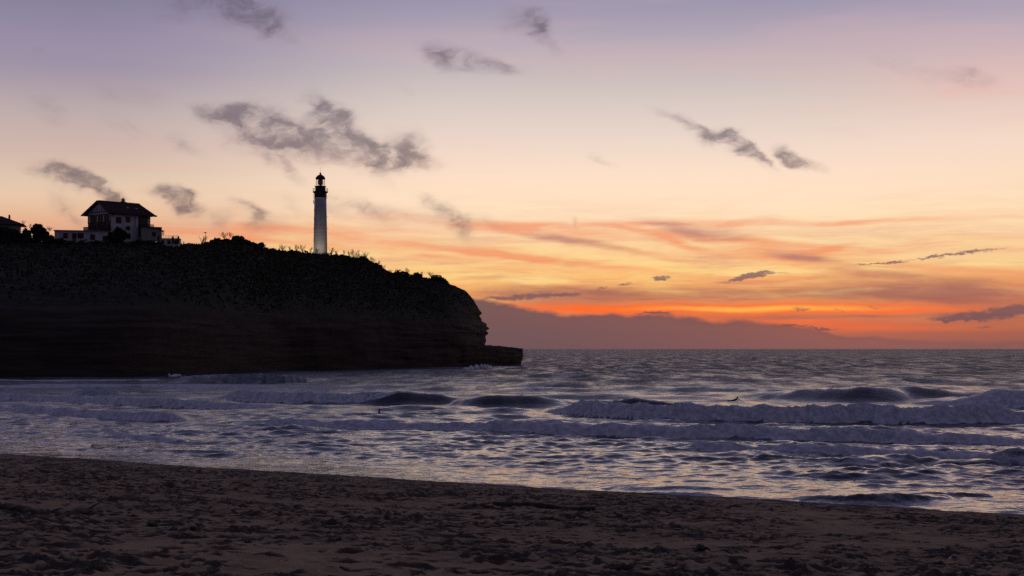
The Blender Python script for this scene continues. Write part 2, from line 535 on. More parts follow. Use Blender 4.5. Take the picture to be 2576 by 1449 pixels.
M = {}
M["rock"] = grainy("layered_rock", (0.085, 0.066, 0.052), (0.16, 0.13, 0.10), 0.35, 0.9, 0.2, 0.12, (0.35, 0.35, 3.0))
M["leaf"] = grainy("dark_leaves", (0.028, 0.032, 0.016), (0.044, 0.047, 0.023), 0.6, 0.75, 0.25)
M["bark"] = grainy("brown_twigs", (0.065, 0.048, 0.035), (0.11, 0.085, 0.065), 3.0, 0.9, 0.15)
M["white_wall"] = grainy("whitewash", (0.40, 0.39, 0.385), (0.52, 0.51, 0.50), 0.5, 0.85, 0.2, 0.004, (1, 1, 0.4))
M["timber"] = grainy("dark_red_timber", (0.030, 0.015, 0.012), (0.05, 0.024, 0.018), 4.0, 0.7, 0.3, 0.0, (1, 1, 0.2))
M["roof_tile"] = grainy("clay_tiles", (0.036, 0.020, 0.017), (0.060, 0.032, 0.026), 1.6, 0.85, 0.2, 0.03)
M["pane"] = principled("window_glass", (0.012, 0.013, 0.015), 0.25, 0.25)
M["metal_dark"] = grainy("dark_metal", (0.022, 0.022, 0.024), (0.045, 0.042, 0.04), 5.0, 0.5, 0.4)
M["stone_grey"] = grainy("grey_stone", (0.22, 0.20, 0.18), (0.32, 0.30, 0.27), 1.2, 0.9, 0.2, 0.01)
M["board"] = principled("surfboard_white", (0.55, 0.54, 0.50), 0.3, 0.4)
M["neoprene"] = principled("black_neoprene", (0.012, 0.012, 0.013), 0.6, 0.3)
M["skin"] = principled("skin", (0.36, 0.22, 0.16), 0.55, 0.3)
M["hair"] = principled("dark_hair", (0.02, 0.014, 0.01), 0.6, 0.3)
M["driftwood"] = grainy("wet_driftwood", (0.040, 0.030, 0.024), (0.075, 0.060, 0.050), 6.0, 0.85, 0.2, 0.006, (0.3, 1, 1))
M["weed"] = grainy("seaweed", (0.014, 0.014, 0.010), (0.03, 0.028, 0.018), 9.0, 0.5, 0.4)
M["shell"] = principled("pale_shell", (0.55, 0.52, 0.48), 0.5, 0.3)

# ------------------------------------------------------------------ beach
SN = np.array((0.575, 0.818))      # seaward direction of the shore
SC = 66.0


def shore_s(X, Y):
    """metres inland from the still waterline (negative in the water)"""
    return SC - (SN[0] * X + SN[1] * Y)


def sand_base(X, Y):
    s = shore_s(X, Y) + 0.9 * perlin(X / 11.0, Y / 11.0, 5) * 1.0 + 0.35 * perlin(X / 2.6, Y / 2.6, 6)
    z = np.where(s < 0, 0.10 * s, np.where(s < 6, 0.125 * s, 0.75 + 0.06 * (s - 6)))
    z = np.maximum(z, -3.0)
    return z + 0.05 * fbm(X / 9.0, Y / 9.0, 8, 3) * sstep(s, 4, 12)


def stamp_prints():
    """trampled sand: a raster of footprint hollows with pushed-up rims"""
    x0, y0, dx = -42.0, 12.0, 0.06
    nx, ny = 1250, 1550
    H = np.zeros((ny, nx), dtype=np.float32)
    W = np.zeros((ny, nx), dtype=np.float32)
    n = 56000
    px, py = RNG.uniform(x0 + 1, x0 + nx * dx - 1, n), RNG.uniform(y0 + 1, y0 + ny * dx - 1, n)
    keep = perlin(px / 7.0, py / 7.0, 21) + 0.55 * perlin(px / 2.2, py / 2.2, 22) + 0.22 * sstep(px, 6, -14) + 0.2 * sstep(py, 46, 28) > RNG.uniform(-0.75, 0.40, n)
    px, py = px[keep], py[keep]
    for x, y in zip(px, py):
        ln, wd = RNG.uniform(0.10, 0.22), RNG.uniform(0.05, 0.09)
        a = RNG.uniform(0, math.pi)
        if RNG.random() < 0.22:                       # kicked-up hollows, wider than a foot
            ln, wd, a = RNG.uniform(0.26, 0.48), RNG.uniform(0.08, 0.15), RNG.normal(0, 0.4)
        dp = RNG.uniform(0.03, 0.095)
        r = 15
        ci, cj = int((y - y0) / dx), int((x - x0) / dx)
        i0, i1, j0, j1 = max(ci - r, 0), min(ci + r, ny), max(cj - r, 0), min(cj + r, nx)
        yy, xx = np.mgrid[i0:i1, j0:j1]
        ex, ey = xx * dx + x0 - x, yy * dx + y0 - y
        u, v = (ex * math.cos(a) + ey * math.sin(a)) / ln, (-ex * math.sin(a) + ey * math.cos(a)) / wd
        q = np.sqrt(u * u + v * v)
        W[i0:i1, j0:j1] = np.maximum(W[i0:i1, j0:j1], (np.exp(-(q / 1.45) ** 4) * (0.35 + 9.0 * (dp - 0.03))).astype(np.float32))  # mask of the shade to be painted in and around each hollow
        H[i0:i1, j0:j1] += (-dp * np.exp(-(q * q * q * q) * 0.8) + 0.5 * dp * np.exp(-((q - 1.7) / 0.5) ** 2)).astype(np.float32)
    gx, gy = np.meshgrid(x0 + np.arange(nx) * dx, y0 + np.arange(ny) * dx)
    H += (0.035 * fbm(gx / 0.9, gy / 0.6, 31, 3)).astype(np.float32)
    H += (0.055 * np.maximum(perlin(gx / 1.3, gy / 0.9, 33), 0.0) ** 1.3).astype(np.float32)
    return H, W, x0, y0, dx


PRINT_H, PRINT_SHADE, *PRINT_BOX = stamp_prints()


def prints_at(X, Y, H=None):
    H = PRINT_H if H is None else H
    x0, y0, dx = PRINT_BOX
    fx, fy = (X - x0) / dx, (Y - y0) / dx
    ok = (fx > 0) & (fy > 0) & (fx < H.shape[1] - 2) & (fy < H.shape[0] - 2)
    fx, fy = np.clip(fx, 0, H.shape[1] - 2.001), np.clip(fy, 0, H.shape[0] - 2.001)
    j, i = fx.astype(int), fy.astype(int)
    tx, ty = fx - j, fy - i
    h = (H[i, j] * (1 - tx) + H[i, j + 1] * tx) * (1 - ty) + (H[i + 1, j] * (1 - tx) + H[i + 1, j + 1] * tx) * ty
    return np.where(ok, h, 0.0)


def sand_z(X, Y):
    X, Y = np.asarray(X, float), np.asarray(Y, float)
    s = shore_s(X, Y)
    return sand_base(X, Y) + prints_at(X, Y) * (0.25 + 0.75 * sstep(s, 5.0, 13.0)) * sstep(s, 1.0, 4.0)


def ground_hit(xs, ys):
    """where the sight line through photo pixel (xs, ys) meets the beach"""
    lo, hi = 8.0, 110.0
    D = np.linspace(lo, hi, 4000)
    X, Z = (xs / 4.0 - 512.0) * D / F, EYE + (HY - ys / 4.0) * D / F
    below = np.nonzero(Z <= sand_base(X, D))[0]
    d = D[below[0]] if len(below) else 60.0
    x = (xs / 4.0 - 512.0) * d / F
    return Vector((x, d, float(sand_z(x, d))))


def fan_columns(half, n, wide, extra):
    core = np.linspace(-half, half, n)
    side = half + (wide - half) * np.linspace(0, 1, extra + 1)[1:] ** 1.5
    return np.concatenate([-side[::-1], core, side])


tcol = fan_columns(0.36, 720, 1.3, 20)
yrow = np.concatenate([np.linspace(-14, 14, 10)[:-1], np.geomspace(14.0, 24.0, 50)[:-1], np.linspace(24.0, 70.0, 420)[:-1], np.linspace(70.0, 125.0, 240)])
spread = np.maximum(np.abs(yrow), 30.0)
SX = spread[:, None] * tcol[None, :]
SY = np.repeat(yrow[:, None], len(tcol), 1)
SZ = sand_z(SX, SY)
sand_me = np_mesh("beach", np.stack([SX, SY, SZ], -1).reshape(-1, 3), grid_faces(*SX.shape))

damp_and_shade = np.clip(prints_at(SX, SY, PRINT_SHADE), 0, 1) * sstep(shore_s(SX, SY), 3.0, 6.0)  # shade of the footprint hollows, painted in as colour
damp_and_shade = np.maximum(damp_and_shade, sstep(shore_s(SX, SY), 9.0, 4.0) * 0.55)           # the strip the sea has just wetted
at = sand_me.attributes.new("damp_and_shade", "FLOAT", "POINT")
at.data.foreach_set("value", damp_and_shade.astype(np.float32).ravel())

m = principled("damp_and_shaded_sand", (0.2, 0.14, 0.1), 0.9, 0.2)
g = G(m.node_tree)
b = m.node_tree.nodes["Principled BSDF"]
t = g.node("ShaderNodeTexCoord")
P = t.outputs["Object"]
blot = g.noise(P, 0.22, 4.0, 0.55)
speck = g.noise(P, 2.6, 5.0, 0.7)
fine = g.noise(P, 40.0, 3.0, 0.6)
c = g.mix(g.rng(blot, 0.38, 0.62), (0.27, 0.178, 0.086), (0.36, 0.236, 0.114))
c = g.mix(g.rng(speck, 0.56, 0.70, 0.0, 0.75), c, (0.06, 0.044, 0.036))
c = g.mix(g.rng(g.math("ADD", g.node("ShaderNodeAttribute", attribute_name="damp_and_shade").outputs["Fac"], g.math("MULTIPLY", g.math("SUBTRACT", speck, 0.5), 0.9)), 0.08, 0.42, 0.0, 0.96), c, (0.024, 0.018, 0.012))  # painted hollow shade and the wet strip, both as near-black sand
c = g.mix(g.rng(fine, 0.3, 0.7, 0.0, 0.3), c, (0.22, 0.17, 0.14))
g.put(b.inputs["Base Color"], c)
bmp = g.node("ShaderNodeBump")
bmp.inputs["Distance"].default_value = 0.05
g.put(bmp.inputs["Height"], g.math("ADD", g.noise(P, 4.0, 5.0, 0.6), g.math("MULTIPLY", fine, 0.12)))
g.put(b.inputs["Normal"], bmp.outputs[0])
M["sand"] = m
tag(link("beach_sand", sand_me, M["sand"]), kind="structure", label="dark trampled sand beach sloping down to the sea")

# ------------------------------------------------------------------ sea
def sea_pt(xs, ys):
    D = EYE * F / max((ys / 4.0 - HY), 0.5)
    return (xs / 4.0 - 512.0) * D / F, D


# each breaker: rows (x, y of its foot, y of its top) read along it; foam 1 = white water, 0 = green face; wf = width of the front, wb = of the back
BREAKERS = [
    dict(p=[(2130, 1650, 1640), (2200, 1655, 1608), (2300, 1660, 1598), (2500, 1672, 1603), (2640, 1677, 1612), (2780, 1681, 1603), (2900, 1684, 1622), (3100, 1688, 1618), (3300, 1692, 1618),
            (3480, 1692, 1610), (3700, 1694, 1622), (3850, 1694, 1612), (3990, 1692, 1608), (4060, 1690, 1630), (4300, 1690, 1640)], foam=1.0, wf=1.3, wb=5.0, lump=.22),
    dict(p=[(2330, 1640, 1630), (2440, 1645, 1600), (2540, 1648, 1590), (2640, 1648, 1592), (2740, 1650, 1620), (2800, 1650, 1645)], foam=0.05, wf=3.0, wb=6.0, lump=.05),
    dict(p=[(700, 1693, 1688), (1000, 1697, 1683), (1400, 1712, 1690), (1700, 1716, 1688), (2000, 1727, 1686), (2350, 1738, 1694), (2700, 1752, 1705), (2900, 1755, 1698), (3100, 1756, 1716),
            (3380, 1764, 1708), (3600, 1768, 1728), (3900, 1772, 1726), (4300, 1780, 1735)], foam=1.0, wf=1.1, wb=4.0, lump=.25),
    dict(p=[(2590, 1778, 1770), (2640, 1782, 1764), (2760, 1792, 1786), (2830, 1800, 1775), (2950, 1805, 1768), (3100, 1812, 1784), (3280, 1819, 1786), (3500, 1824, 1796), (3750, 1832, 1806), (3960, 1838, 1818), (4300, 1850, 1825)],
         foam=0.95, wf=0.9, wb=3.0, lump=.28),
    dict(p=[(860, 1590, 1585), (930, 1604, 1566), (980, 1608, 1554), (1050, 1610, 1562), (1250, 1612, 1560), (1400, 1613, 1566), (1500, 1614, 1556), (1570, 1614, 1560), (1620, 1614, 1590)], foam=1.0, wf=1.4, wb=6.0, lump=.2),
    dict(p=[(1440, 1615, 1596), (1500, 1616, 1578), (1560, 1617, 1566), (1640, 1618, 1568), (1760, 1617, 1578), (1830, 1614, 1594), (1950, 1611, 1603), (2050, 1608, 1605)], foam=0.03, wf=3.2, wb=8.0, lump=.10),
    dict(p=[(1780, 1622, 1616), (1850, 1626, 1592), (1960, 1628, 1580), (2060, 1628, 1582), (2150, 1628, 1586), (2240, 1626, 1602), (2330, 1622, 1614)], foam=0.03, wf=4.0, wb=8.0, lump=.10),
    dict(p=[(1430, 1645, 1640), (1600, 1646, 1622), (1800, 1648, 1628), (2000, 1650, 1636), (2200, 1648, 1638)], foam=0.15, wf=3.0, wb=6.0, lump=.05),
    dict(p=[(-300, 1590, 1572), (0, 1597, 1572), (250, 1608, 1582), (480, 1622, 1588), (650, 1630, 1592), (760, 1634, 1600), (900, 1636, 1610), (1050, 1632, 1612), (1180, 1624, 1616)], foam=0.95, wf=1.2, wb=5.0, lump=.2),
    dict(p=[(-300, 1640, 1624), (0, 1646, 1628), (120, 1650, 1630), (260, 1662, 1630), (400, 1672, 1644), (520, 1680, 1648), (600, 1683, 1638), (680, 1684, 1648), (730, 1686, 1672), (800, 1690, 1684)], foam=0.9, wf=1.1, wb=4.0, lump=.3),
    dict(p=[(370, 1722, 1718), (400, 1728, 1716), (460, 1746, 1730), (540, 1758, 1740), (640, 1766, 1752), (760, 1772, 1766)], foam=0.7, wf=0.7, wb=3.5, lump=.15),
    dict(p=[(220, 1578, 1574), (270, 1582, 1564), (340, 1584, 1562), (440, 1584, 1566), (520, 1580, 1572)], foam=0.3, wf=2.5, wb=6.0, lump=.1),
    dict(p=[(640, 1530, 1522), (760, 1530, 1502), (880, 1531, 1494), (1000, 1532, 1490), (1120, 1532, 1492), (1220, 1528, 1506), (1300, 1524, 1516)], foam=0.25, wf=3.5, wb=8.0, lump=.05),
    dict(p=[(2650, 1580, 1576), (2800, 1588, 1577), (2980, 1594, 1578), (3080, 1598, 1574), (3200, 1602, 1566), (3320, 1606, 1555), (3420, 1607, 1547), (3500, 1607, 1541), (3560, 1606, 1545), (3640, 1604, 1548), (3720, 1602, 1545), (3800, 1600, 1557), (3900, 1598, 1566), (4050, 1596, 1572), (4200, 1594, 1580)], foam=0.04, wf=8.0, wb=12.0, lump=.14),
    dict(p=[(3640, 1616, 1612), (3760, 1619, 1606), (3860, 1622, 1596), (3960, 1624, 1574), (4010, 1625, 1556), (4096, 1626, 1552), (4300, 1626, 1552)], foam=0.8, wf=4.0, wb=9.0, lump=.15),
    dict(p=[(2000, 1556, 1550), (2140, 1556, 1532), (2240, 1557, 1526), (2340, 1556, 1526), (2440, 1550, 1542)], foam=0.02, wf=9.0, wb=14.0, lump=.12),
    dict(p=[(2620, 1562, 1550), (2760, 1562, 1541), (2900, 1561, 1543), (3020, 1560, 1541), (3120, 1556, 1550)], foam=0.02, wf=9.0, wb=14.0, lump=.12),
    dict(p=[(2060, 1512, 1508), (2180, 1514, 1498), (2320, 1514, 1492), (2420, 1510, 1504)], foam=0.0, wf=12.0, wb=18.0, lump=.05),
    dict(p=[(2640, 1522, 1516), (2780, 1522, 1500), (2940, 1522, 1500), (3100, 1518, 1510)], foam=0.0, wf=12.0, wb=18.0, lump=.05),
    dict(p=[(3560, 1516, 1512), (3660, 1516, 1504), (3760, 1514, 1504), (3840, 1512, 1508)], foam=0.0, wf=12.0, wb=18.0, lump=.05),
    dict(p=[(3880, 1530, 1526), (3980, 1532, 1519), (4080, 1530, 1520), (4160, 1526, 1522)], foam=0.0, wf=10.0, wb=15.0, lump=.05),
    dict(p=[(3380, 1470, 1467), (3480, 1470, 1459), (3580, 1468, 1463)], foam=0.0, wf=16.0, wb=24.0, lump=.05),
    dict(p=[(3120, 1524, 1520), (3240, 1526, 1511), (3360, 1524, 1514), (3450, 1520, 1516)], foam=0.0, wf=10.0, wb=15.0, lump=.05),
    dict(p=[(3180, 2004, 1998), (3300, 2006, 1990), (3450, 2012, 1982), (3600, 2010, 1982), (3760, 2002, 1988), (3850, 1996, 1988)], foam=0.05, wf=0.8, wb=1.6, lump=.3),
    dict(p=[(3620, 1990, 1980), (3760, 1984, 1964), (3900, 1986, 1966), (4000, 1990, 1980)], foam=0.05, wf=0.8, wb=1.6, lump=.3),
    dict(p=[(3860, 1838, 1830), (3980, 1846, 1808), (4096, 1852, 1800), (4250, 1856, 1800)], foam=0.3, wf=1.6, wb=3.0, lump=.1),
    dict(p=[(2380, 1952, 1949), (2550, 1956, 1946), (2750, 1958, 1949), (2900, 1958, 1954)], foam=0.15, wf=1.0, wb=2.0, lump=.1),
    dict(p=[(1900, 1566, 1556), (2150, 1568, 1552), (2400, 1566, 1550), (2620, 1566, 1546), (2850, 1568, 1548), (3050, 1576, 1556), (3300, 1586, 1570), (3700, 1590, 1568), (3950, 1586, 1564), (4300, 1584, 1566)], foam=0.0, wf=7.0, wb=9.0, lump=.15),
    dict(p=[(1300, 1538, 1532), (1700, 1536, 1522), (2000, 1532, 1520), (2300, 1528, 1514), (2700, 1532, 1516), (3100, 1530, 1518), (3500, 1528, 1512), (3900, 1534, 1520), (4300, 1534, 1522)], foam=0.0, wf=9.0, wb=12.0, lump=.15),
    dict(p=[(1000, 1580, 1575), (1400, 1582, 1572), (1800, 1590, 1576), (2200, 1596, 1584), (2600, 1600, 1588), (3000, 1606, 1594)], foam=0.05, wf=5.0, wb=8.0, lump=.15),
    dict(p=[(-300, 1552, 1545), (100, 1550, 1540), (500, 1548, 1538), (900, 1552, 1542), (1300, 1556, 1547), (1700, 1560, 1553)], foam=0.6, wf=2.5, wb=6.0, lump=.2),
    dict(p=[(-300, 1528, 1523), (150, 1526, 1519), (420, 1524, 1517), (700, 1526, 1521)], foam=0.6, wf=3.0, wb=6.0, lump=.2),
    dict(p=[(100, 1800, 1797), (500, 1806, 1800), (900, 1812, 1806), (1400, 1822, 1816), (1900, 1832, 1828)], foam=0.5, wf=0.7, wb=1.8, lump=.3),
    dict(p=[(1840, 1480, 1470), (1880, 1479, 1456), (1920, 1477, 1450), (1960, 1474, 1458), (2010, 1470, 1464)], foam=0.8, wf=4.0, wb=6.0, lump=.08),
    dict(p=[(385, 1500, 1496), (400, 1499, 1490), (420, 1498, 1493), (440, 1497, 1494)], foam=0.5, wf=3.0, wb=4.0, lump=.1),
    dict(p=[(640, 1512, 1500), (675, 1510, 1490), (700, 1510, 1493), (740, 1508, 1500)], foam=0.6, wf=3.0, wb=5.0, lump=.1),
]
for _ in range(46):                                  # low swell lines further out
    ys0 = float(RNG.uniform(1408, 1568))
    xs0, ln0, ht0 = RNG.uniform(1000 if ys0 > 1480 else 2050, 4300), RNG.uniform(120, 420) * (0.5 + (ys0 - 1395) / 200), RNG.uniform(0.05, 0.10) * (ys0 - 1380)
    Dk = EYE * F / ((ys0 - 4 * HY) / 4.0 + 0.2)
    BREAKERS.append(dict(p=[(xs0 + ln0 * u, ys0 + 1.5 * math.sin(5 * u + xs0), ys0 + 1.5 * math.sin(5 * u + xs0) - ht0 * (1 - abs(2 * u - 1) ** 1.6) * (1 + 0.35 * math.sin(9 * u + ys0)) - 0.5)
                            for u in np.linspace(0, 1, 7)], foam=0.0, wf=max(2.5, Dk / 38.0), wb=max(4.0, Dk / 25.0), lump=.12))
for bk in BREAKERS:
    pts_ = [(*sea_pt(x, yb), (yb - yt) / 4.0 * sea_pt(x, yb)[1] / F) for x, yb, yt in bk["p"]]
    pts_.sort()
    X_, D_, A_ = (np.array(k) for k in zip(*pts_))
    xs_ = np.linspace(X_[0], X_[-1], 240)
    ker = np.hanning(19)
    ker /= ker.sum()
    bk["X"] = xs_
    bk["D"] = np.convolve(np.pad(np.interp(xs_, X_, D_), 9, "edge"), ker, "valid")
    bk["A"] = np.convolve(np.pad(np.interp(xs_, X_, A_), 9, "edge"), ker, "valid")

NW = 90
lam = np.geomspace(0.8, 18.0, NW) * RNG.uniform(0.93, 1.07, NW)
ang = RNG.normal(0, 1.0, NW) * np.interp(lam, [0.8, 3, 8, 18], [0.85, 0.55, 0.28, 0.2])
kx, ky = 2 * math.pi / lam * np.sin(ang), -2 * math.pi / lam * np.cos(ang)
pha = RNG.uniform(0, 2 * math.pi, NW)
amp = 0.23 * math.sqrt(2.0 / NW) * lam / (2 * math.pi) * np.interp(lam, [0.8, 2.5, 4, 18], [1.45, 1.25, 0.7, 0.12])


def sea_fields(X, Y, spacing=0.3):
    """height, foam cover and foam thickness of the sea at (X, Y)"""
    shape = X.shape
    z = np.zeros(shape)
    mod = 0.75 + 0.55 * fbm(X / 14.0, Y / 22.0, 41, 3)
    wx, wy = X + 0.7 * perlin(X / 4, Y / 5, 43), Y + 0.9 * perlin(X / 5, Y / 6, 44)
    for i in range(NW):
        f = np.clip((lam[i] / spacing - 1.8) / 2.0, 0, 1)
        if np.max(f) <= 0:
            continue
        z += f * amp[i] * np.sin(kx[i] * wx + ky[i] * wy + pha[i])
    z *= mod
    z += 0.25 * np.maximum(z, 0) * 1.0
    s = -shore_s(X, Y)
    calm = 0.25 + 0.75 * sstep(s, 2, 26)
    z *= calm
    # open-sea swell further out
    far = sstep(Y, 230, 420)
    z += far * (0.30 * np.sin(2 * math.pi * (Y + 6 * perlin(X / 60, Y / 60, 51)) / 46.0) * (0.5 + fbm(X / 40.0, Y / 60.0, 52, 2))
                + 0.5 * fbm(X / 30.0, Y / 14.0, 53, 3) * np.clip(1800.0 / np.maximum(Y, 1.0), 0, 1))
    surf = sstep(Y, 430, 235) * sstep(s, -3, 4)
    inner = sstep(Y, 260, 150)
    left = sstep(X, 6, -26)
    foam = surf * (0.20 - 0.02 * left + 0.20 * sstep(X, -8, -34) * sstep(Y, 185, 240) + 0.09 * inner + 0.16 * fbm(X / 16.0, Y / 20.0, 61, 3))
    thick = np.zeros(shape)
    crest_h = np.zeros(shape)
    for n, bk in enumerate(BREAKERS):
        Xs, Ds, As = bk["X"], bk["D"], bk["A"]
        sel = (X > Xs[0] - 1) & (X < Xs[-1] + 1) & (Y > Ds.min() - 12) & (Y < Ds.max() + 70)
        if not sel.any():
            continue
        x, y = X[sel], Y[sel]
        A = np.interp(x, Xs, As, left=0, right=0)
        wide = Xs[-1] - Xs[0]
        tp = 0.06 if bk["foam"] < 0.1 else 0.12
        A = A * sstep(x, Xs[0], Xs[0] + tp * wide) * sstep(x, Xs[-1], Xs[-1] - tp * wide)
        wf, wb = bk["wf"], bk["wb"]
        jag = 0.5 * wf * perlin(x / (2.2 * wf), y / 400, 70 + n) + 0.25 * wf * perlin(x / (0.7 * wf), y / 300, 90 + n)
        d = y - np.interp(x, Xs, Ds) + jag
        lump = 0.75 * fbm(x / (1.3 + 0.4 * wf), y / (1.0 * wf + 0.6), 110 + n, 6, 0.72) + 0.22 * perlin(x / 5.0, y / 6.0, 150 + n)
        fr = sstep(d, 0, wf)
        bkp = 1.0 / (1.0 + (np.maximum(d - wf, 0) / wb) ** 2)
        prof = np.where(d < wf, fr, bkp)
        h = A * prof * (1 + bk["lump"] * 2.0 * lump * prof)
        crest_h[sel] = np.maximum(crest_h[sel], h)
        z[sel] -= 0.12 * A * np.exp(-((d + 1.5 * wf) / (1.5 * wf)) ** 2)
        on = np.clip(A / 0.35, 0, 1) * bk["foam"]
        front_f = sstep(d, -0.15 * wf, 0.12 * wf) * np.exp(-np.maximum(d - 1.35 * wf, 0) / (0.7 + 0.5 * wf))
        trail = sstep(d, 0, wf) * np.exp(-np.maximum(d - wf, 0) / (4.0 + 1.5 * wb)) * 0.30
        cover = on * np.maximum(1.15 * front_f, trail)
        if bk["foam"] < 0.1:                          # a clean unbroken face
            face = np.exp(-((d - 0.5 * wf) / (0.9 * wf)) ** 2) * np.clip(A / 0.6, 0, 1)
            foam[sel] *= 1 - 0.8 * face
        foam[sel] = np.maximum(foam[sel], cover)
        thick[sel] = np.maximum(thick[sel], on * front_f)
    z += 0.88 * crest_h
    # the last wash running up the sand
    run = np.exp(-((s + 1.9 + 1.1 * perlin(X / 5.0, Y / 5.0, 131) - 0.5 * sstep(X, -4, 8)) / 1.1) ** 2) * sstep(X, -14, 2) * (0.75 + 0.9 * np.clip(fbm(X / 4.0, Y / 4.0, 135, 3), -0.4, 0.6))
    z += 0.36 * run * (1 + 0.35 * fbm(X / 0.9, Y / 0.9, 133, 3))
    foam = np.maximum(foam, run * 0.95)
    edge = np.exp(-(s / 5.0) ** 2)
    foam = np.maximum(foam, 0.42 * edge)
    # white water round the foot of the headland
    return z, np.clip(foam, 0, 1.2), np.clip(thick, 0, 1)


dy_ = np.concatenate([np.linspace(0.35, 20, 80), np.linspace(20, 205, 680)[1:]])
yrow = (EYE * F / dy_)[::-1]
tcol = fan_columns(0.35, 620, 1.6, 22)
QX = yrow[:, None] * tcol[None, :]
QY = np.repeat(yrow[:, None], len(tcol), 1)
sp = np.maximum(np.abs(np.gradient(yrow)), yrow * (tcol[400] - tcol[399]))[:, None] * np.ones_like(QX)
QZ, QF, QT = sea_fields(QX, QY, sp)
sea_me = np_mesh("sea", np.stack([QX, QY, QZ], -1).reshape(-1, 3), grid_faces(*QX.shape))
QR = 0.06 + 0.44 * sstep(np.log(sp), np.log(0.3), np.log(9.0))     # chop too fine for the mesh counts as roughness
for nm, arr in (("foam", QF), ("thick", QT), ("chop", QR)):
    at = sea_me.attributes.new(nm, "FLOAT", "POINT")
    at.data.foreach_set("value", arr.astype(np.float32).ravel())

m = principled("sea_water", (0.012, 0.02, 0.028), 0.12, 0.5)
g = G(m.node_tree)
b = m.node_tree.nodes["Principled BSDF"]
b.inputs["IOR"].default_value = 1.333
t = g.node("ShaderNodeTexCoord")
P = t.outputs["Object"]
fa = g.node("ShaderNodeAttribute", attribute_name="foam").outputs["Fac"]
ta = g.node("ShaderNodeAttribute", attribute_name="thick").outputs["Fac"]
n1 = g.noise(g.mapping(P, scale=(0.55, 0.75, 1)), 1.0, 6.0, 0.68, dist=0.4)
n2 = g.noise(g.mapping(P, scale=(1, 0.8, 1)), 0.16, 4.0, 0.6)
tex = g.math("ADD", g.math("MULTIPLY", n1, 0.75), g.math("MULTIPLY", n2, 0.35))
cov = g.math("ADD", fa, g.math("MULTIPLY", g.math("SUBTRACT", tex, 0.55), 1.9))
clot = g.noise(g.mapping(P, scale=(1.0, 0.7, 1.2)), 1.7, 7.0, 0.72)
cov = g.math("MAXIMUM", g.rng(cov, 0.30, 0.62, 0, 0.9), g.math("MULTIPLY", g.rng(ta, 0.12, 0.5), g.rng(clot, 0.34, 0.60, 0.28, 1.0)))
rip = g.noise(g.mapping(P, scale=(1.0, 1.0, 1)), 1.9, 3.0, 0.5)
rip2 = g.noise(P, 0.45, 3.0, 0.55)
bmp = g.node("ShaderNodeBump")
bmp.inputs["Distance"].default_value = 0.085
gust = g.noise(g.mapping(P, scale=(0.13, 0.014, 1)), 1.0, 9.0, 0.80)
g.put(bmp.inputs["Strength"], g.rng(gust, 0.36, 0.62, 0.3, 1.0))
g.put(b.inputs["Roughness"], g.math("MULTIPLY", g.node("ShaderNodeAttribute", attribute_name="chop").outputs["Fac"], g.rng(gust, 0.38, 0.62, 0.6, 1.3)))
g.put(bmp.inputs["Height"], g.math("ADD", rip, g.math("MULTIPLY", rip2, 1.6)))
g.put(b.inputs["Normal"], bmp.outputs[0])
foam_b = g.node("ShaderNodeBsdfDiffuse")
g.put(foam_b.inputs["Color"], g.mix(g.rng(clot, 0.35, 0.62), (0.46, 0.46, 0.49), (0.74, 0.73, 0.74)))
bm2 = g.node("ShaderNodeBump")
bm2.inputs["Distance"].default_value = 0.22
g.put(bm2.inputs["Height"], g.noise(g.mapping(P, scale=(1, 1, 1.3)), 1.5, 6.0, 0.65))
g.put(foam_b.inputs["Normal"], bm2.outputs[0])
mx = g.node("ShaderNodeMixShader")
g.put(mx.inputs[0], cov)
m.node_tree.links.new(b.outputs[0], mx.inputs[1])
m.node_tree.links.new(foam_b.outputs[0], mx.inputs[2])
m.node_tree.links.new(mx.outputs[0], m.node_tree.nodes["Material Output"].inputs[0])
M["sea"] = m
tag(link("sea", sea_me, M["sea"]), kind="structure", label="grey-violet sea with rows of foaming breakers")


def sea_z(x, y):
    return float(sea_fields(np.array([[float(x)]]), np.array([[float(y)]]), np.array([[0.3]]))[0][0, 0])

# ------------------------------------------------------------------ headland
# crest line (photo x, photo y of the bare ground, metres out) and the foot of the cliff
CREST = [(-1100, 950, 452), (-800, 958, 468), (-300, 962, 488), (0, 965, 500), (300, 968, 515), (500, 970, 526), (720, 980, 540), (800, 980, 552), (900, 968, 562), (1000, 974, 578), (1075, 1000, 590),
         (1130, 1006, 600), (1200, 1010, 610), (1300, 1018, 622), (1400, 1030, 638), (1460, 1040, 650), (1510, 1064, 658), (1560, 1096, 666), (1620, 1106, 674),
         (1680, 1112, 682), (1740, 1128, 690)]
crest = [world_at(*c) for c in CREST]
FOOT = [(-330, 300), (-270, 330), (-190, 362), (-125, 390), (-110, 398), (-96, 408), (-84, 455), (-72.5, 508), (-62, 526), (-54.5, 540), (-40, 568), (-28, 590), (-18, 610), (-13.5, 640)]
cl = np.array([tuple(p) for p in crest])
cu = np.concatenate([[0], np.cumsum(np.hypot(*np.diff(cl[:, :2], axis=0).T))])
fo = np.array(FOOT, float)
fu = np.concatenate([[0], np.cumsum(np.hypot(*np.diff(fo, axis=0).T))])
NF, NN, NB = 620, 120, 90
tf = np.linspace(0, 1, NF) ** 0.8
front_top = np.stack([np.interp(tf * cu[-1], cu, cl[:, k]) for k in range(3)], -1)
front_foot = np.stack([np.interp(tf * fu[-1], fu, fo[:, k]) for k in range(2)], -1)
E = cl[-1]
nose_dir = [(-13.5, 640), (-10.9, 660), (-10.5, 676), (-10.6, 690), (-12.0, 704), (-16, 716), (-24, 728), (-40, 744)]
nd = np.array(nose_dir, float)
nu = np.concatenate([[0], np.cumsum(np.hypot(*np.diff(nd, axis=0).T))])
hk = np.hanning(71)
hk /= hk.sum()
